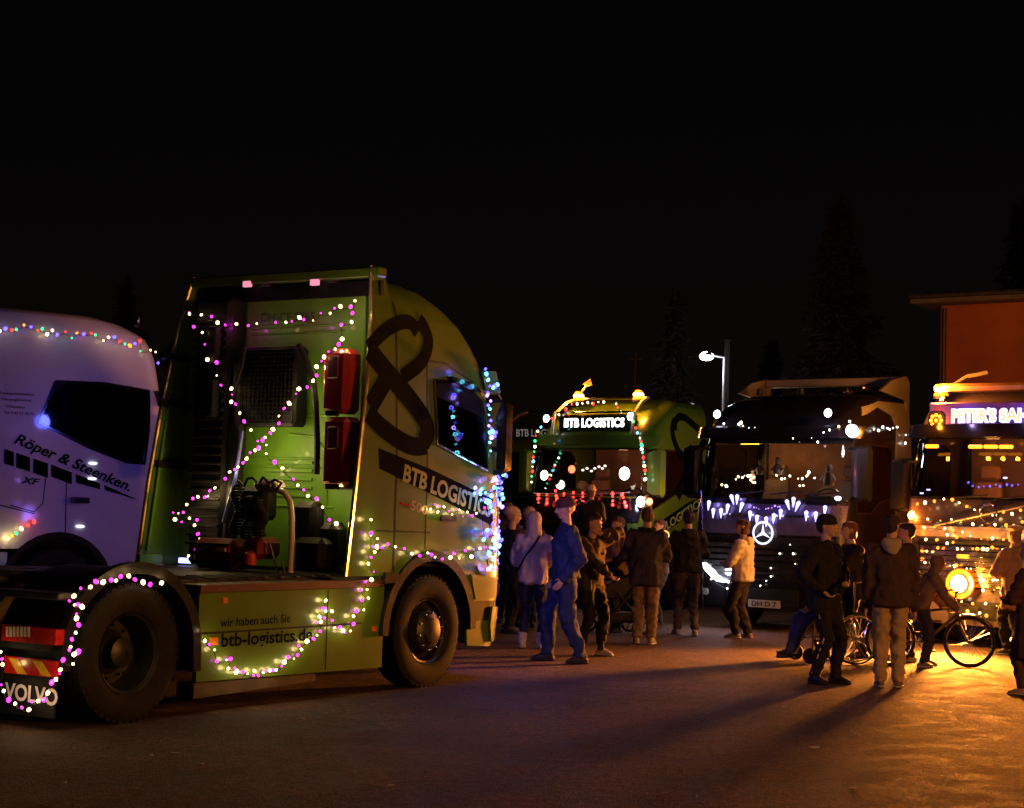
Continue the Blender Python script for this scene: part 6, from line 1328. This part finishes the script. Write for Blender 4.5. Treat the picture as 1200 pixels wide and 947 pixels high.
p15 = person('person with very long blond hair in dark quilted coat at the right edge', AT(1206, 815), 1.50, D_(140), legs=((.02, 0), (-.02, 0)), top=('dark_plum', (.05, .022, .02)), hem=.24, bulk=1.15, puff=.085, hat=('beret', (.55, .45, .35)), hair=('long', (.62, .40, .14)), pants=('brown_leggings', (.06, .03, .02)), shoes=((.3, .2, .12), (.4, .3, .2)), arms='front')
# ------------------------------------------------------------------ spoked wheel, wheelchair, bicycle, pushchair
def spokewheel(name, rt, c, R, ax, n=24, tr=.018, tm_=RUB, rimm=CHROME):
    """ax = axis direction in the thing's frame"""
    ax = Vector(ax).normalized(); M = Matrix.Translation(c) @ ax.to_track_quat('Y', 'Z').to_matrix().to_4x4()
    m_ = MB(); m_.lathe([(R - tr + tr * math.cos(a), tr * math.sin(a)) for a in [2 * PI * i / 8 for i in range(8)]], M, 40, True); w_ = m_.build(name, tm_, rt)
    m_ = MB(); m_.lathe([(R - tr * 2 - .006, -.010), (R - tr * 2 + .004, -.012), (R - tr * 2 + .004, .012), (R - tr * 2 - .006, .010)], M, 40, True); m_.build('rim', rimm, w_)
    m_ = MB()
    for k in range(n):
        a = 2 * PI * k / n; sd_ = .02 * (1 if k % 2 else -1); m_.tube([M @ Vector((.018 * math.cos(a + .5), sd_, .018 * math.sin(a + .5))), M @ Vector(((R - tr * 2) * math.cos(a), 0, (R - tr * 2) * math.sin(a)))], .0022, 4)
    o = m_.build('spokes', CHROME, w_); o['kind'] = 'stuff'
    m_ = MB(); m_.tube([M @ Vector((0, -.035, 0)), M @ Vector((0, .035, 0))], .02, 10); m_.build('hub', STEEL, w_); return w_
wcp = AT(962, 776); WY = D_(190)
wch = root('wheelchair', 'wheelchair with large spoked wheels holding a seated person with outstretched boots', 'wheelchair', wcp, WY)
for s in (1, -1):
    spokewheel('rear_wheel', wch, (-.30, s * .30, .30), .30, (0, 1, 0), 24, .015, RUB)
    m_ = MB(); m_.lathe([(.255 + .01 * math.cos(a), .01 * math.sin(a)) for a in [2 * PI * i / 6 for i in range(6)]], Matrix.Translation((-.30, s * .345, .30)), 32, True); m_.build('push_rim', CHROME, wch)
    m_ = MB(); m_.lathe([(.001, -.015), (.08, -.015), (.09, 0), (.08, .015), (.001, .015)], Matrix.Translation((.22, s * .24, .09)), 20); m_.build('caster_wheel', RUB, wch)
    m_ = MB(); m_.tube([(-.38, s * .26, .95), (-.30, s * .26, .93), (-.28, s * .26, .50), (-.28, s * .26, .30)], .013, 8); m_.tube([(-.28, s * .26, .50), (.18, s * .26, .50), (.26, s * .22, .40), (.36, s * .16, .12)], .013, 8); m_.tube([(.18, s * .26, .50), (.20, s * .25, .12)], .012, 8); m_.tube([(-.28, s * .26, .28), (.18, s * .26, .26)], .012, 8); m_.build('frame_side', CHROME, wch)
    m_ = MB(); m_.box((-.05, s * .27, .70), (.30, .05, .03), None, .01); m_.build('armrest', BLK, wch)
    m_ = MB(); m_.box((.40, s * .11, .10), (.17, .13, .02)); m_.build('footrest', BLK, wch)
m_ = MB(); m_.box((-.04, 0, .50), (.46, .50, .05), None, .02); m_.build('seat', cloth('chair_black', (.012, .012, .014)), wch)
m_ = MB(); m_.box((-.28, 0, .74), (.03, .50, .42), None, .012); m_.build('backrest', cloth('chair_black', (.012, .012, .014)), wch)
Mw = Matrix.Translation(wcp) @ Matrix.Rotation(WY, 4, 'Z'); sp_ = Mw @ Vector((-.13, 0, .58 - .31 * 1.62)); 
p10 = person('person in dark jacket and blue jeans seated in the wheelchair with dark boots', (sp_.x, sp_.y, 0), 1.60, WY, legs=((.34, .0, .075), (.30, .02, .085)), knees=((.3, 0, 1), (.3, 0, 1)), hz=.36, top=('dark_jacket2', (.018, .018, .026)), hem=.52, bulk=1.12, hood='up', lean=.12, pants=('blue_jeans', (.05, .055, .15)), pfit=1.15, shoes=((.04, .025, .02), (.03, .02, .02)), arms='lap', headpitch=.4, group='people standing among the trucks')
# bicycle
bp0 = G(1137, 783); BYW = D_(-8)
bk = root('bicycle', 'small dark bicycle with spoked wheels and mudguard before the amber truck', 'bicycle', (bp0.x - .46, bp0.y + .02, 0), D_(4) + 0)
R = .295
spokewheel('front_wheel', bk, (.46, 0, R), R, (.42, .9, 0), 28, .020); spokewheel('rear_wheel', bk, (-.46, 0, R), R, (0, 1, 0), 28, .020)
FRM = mat('dark_bike_frame', (.03, .02, .018), .3, .2, .5)
for P, r_ in (([(-.46, 0, R), (-.06, 0, .28)], .010), ([(-.06, 0, .28), (-.14, 0, .68)], .016), ([(-.13, 0, .62), (.30, 0, .68)], .016), ([(-.06, 0, .28), (.31, 0, .60)], .019), ([(-.46, 0, R), (-.14, 0, .62)], .009), ([(.29, 0, .76), (.33, 0, .56)], .018)):
    m_ = MB(); m_.tube(P, r_, 8); m_.build('frame_tube', FRM, bk)
for s in (-1, 1): m_ = MB(); m_.tube([(.33, s * .01, .58), (.36, s * .045, .5), (.46 + s * -.01, s * .045, R)], .010, 6); m_.build('fork_blade', FRM, bk)
m_ = MB(); m_.tube([(.22, -.24, .86), (.28, -.16, .88), (.30, 0, .86), (.34, .16, .88), (.28, .26, .86)], .012, 8); m_.build('handlebar', CHROME, bk)
m_ = MB(); m_.tube([(.29, 0, .76), (.30, 0, .87)], .013, 8); m_.build('stem', CHROME, bk)
m_ = MB(); m_.hullpts([Vector(p) for p in ((-.27, .07, .76), (-.27, -.07, .76), (-.02, .02, .75), (-.02, -.02, .75), (-.26, .05, .70), (-.26, -.05, .70), (-.05, 0, .71))]); m_.build('saddle', BLK, bk)
m_ = MB(); m_.tube([(-.14, 0, .66), (-.16, 0, .72)], .012, 6); m_.build('seat_post', CHROME, bk)
for (cx_, a0, a1) in ((.46, D_(20), D_(150)), (-.46, D_(30), D_(190))):
    m_ = MB(); vs = []; fs = []; n = 16; rot = Matrix.Rotation(-.42 if cx_ > 0 else 0, 3, 'Z')
    for i in range(n + 1):
        a = a0 + (a1 - a0) * i / n
        for y_, dr in ((-.028, -.012), (-.018, 0), (.018, 0), (.028, -.012)): vs.append(Vector((cx_, 0, R)) + rot @ Vector(((R + .022 + dr) * math.cos(a), y_, (R + .022 + dr) * math.sin(a))))
    for i in range(n):
        for j in range(3): fs.append((i * 4 + j, i * 4 + j + 1, i * 4 + j + 5, i * 4 + j + 4))
    m_.add(vs, fs); m_.build('mudguard', CHROME, bk)
m_ = MB(); m_.lathe([(.075, -.004), (.085, -.004), (.085, .004), (.075, .004)], Matrix.Translation((-.06, -.03, .28)), 24, True); m_.build('chainring', CHROME, bk)
for s in (-1, 1): m_ = MB(); m_.tube([(-.06, s * .04, .28), (-.06 + s * .10, s * .07, .28 - s * .10)], .009, 6); m_.box((-.06 + s * .11, s * .10, .28 - s * .11), (.08, .07, .02)); m_.build('pedal_crank', BLK, bk)
m_ = MB(); m_.box((.46 + .02, -.05, .16), (.006, .012, .05)); m_.build('spoke_reflector', emit('refl_glow', (1, .6, .08), .6) if False else YELREF, bk)
bl_ = bk.location
p14 = person('child in light hood astride the small bicycle before the amber truck', (bl_.x - .12, bl_.y + .0, 0), 1.36, D_(8), legs=((.10, .03), (-.02, -.06)), lean=.38, top=('brown_grey', (.16, .10, .07)), hem=.50, bulk=1.12, hood='up', pants=('dark_jeans2', (.025, .02, .03)), shoes=((.15, .1, .08), (.6, .5, .4)), arms='bars', hz=.50)
p14b = person('person whose pale trainer shows between the beige trousers and the bicycle', AT(1062, 775), 1.66, D_(170), top=('brown_dark3', (.05, .03, .025)), hem=.47, pants=('dark_jeans2', (.025, .02, .03)), shoes=((.4, .35, .3), (.5, .45, .4)), arms='pocket', hair=('short', (.03, .02, .015)), legs=((-.03, 0), (.06, 0)), vox=.012)
# pushchair
pp_ = G(722, 742); pr = root('pushchair', 'black pushchair with folding hood between the overalls and the violet coat', 'pushchair', (pp_.x, pp_.y, 0), D_(200))
for x in (-.30, .30):
    for s in (-1, 1):
        r_ = .13 if x < 0 else .11; m_ = MB(); M = Matrix.Translation((x, s * .24, r_)); m_.lathe([(r_ - .016 + .018 * math.cos(a), .018 * math.sin(a)) for a in [2 * PI * i / 8 for i in range(8)]], M, 28, True); w_ = m_.build('wheel', RUB, pr)
        for k in range(5):
            a = 2 * PI * k / 5; m_ = MB(); m_.tube([M @ Vector((.01 * math.cos(a), 0, .01 * math.sin(a))), M @ Vector(((r_ - .02) * math.cos(a), 0, (r_ - .02) * math.sin(a)))], .008, 5); m_.build('wheel_spoke', CHROME, w_)
for s in (-1, 1):
    m_ = MB(); m_.tube([(-.52, s * .22, 1.02), (-.42, s * .23, .92), (.0, s * .23, .45), (.30, s * .24, .12)], .014, 8); m_.build('frame_tube', BLK, pr)
    m_ = MB(); m_.tube([(-.30, s * .24, .13), (.12, s * .23, .60)], .013, 8); m_.build('frame_tube', BLK, pr)
m_ = MB(); m_.tube([(-.52, -.22, 1.02), (-.54, 0, 1.03), (-.52, .22, 1.02)], .017, 8); m_.build('handle', BLK, pr)
CB = cloth('pram_black', (.010, .010, .013))
m_ = MB(); m_.hullpts([Vector(p) for p in ((-.18, .2, .82), (-.18, -.2, .82), (-.10, .21, .48), (-.10, -.21, .48), (.34, .2, .50), (.34, -.2, .50), (.38, .18, .60), (.38, -.18, .60), (.10, .2, .66), (.10, -.2, .66))]); m_.build('seat_tub', CB, pr)
vs = []; fs = []
for i in range(9):
    a = D_(20 + 20 * i)
    for j in range(7):
        y_ = -.22 + .44 * j / 6; r2 = .30 * (1 - .25 * (abs(y_) / .22) ** 3) + (.012 if i % 2 else 0); vs.append((-.06 - r2 * math.cos(a) * .9, y_, .76 + r2 * math.sin(a)))
for i in range(8):
    for j in range(6): fs.append((i * 7 + j, i * 7 + j + 1, i * 7 + j + 8, i * 7 + j + 7))
m_ = MB(); m_.add(vs, fs); m_.build('hood', CB, pr)
m_ = MB(); m_.box((0, 0, .22), (.42, .38, .14), None, .04); m_.build('basket', CB, pr)
m_ = MB(); m_.hullpts(sph((.02, 0, .66), (.22, .17, .06))); m_.build('blanket', cloth('pale_blanket', (.45, .36, .28)), pr)
bpy.data.scenes.remove(TMP)
S.camera = cam
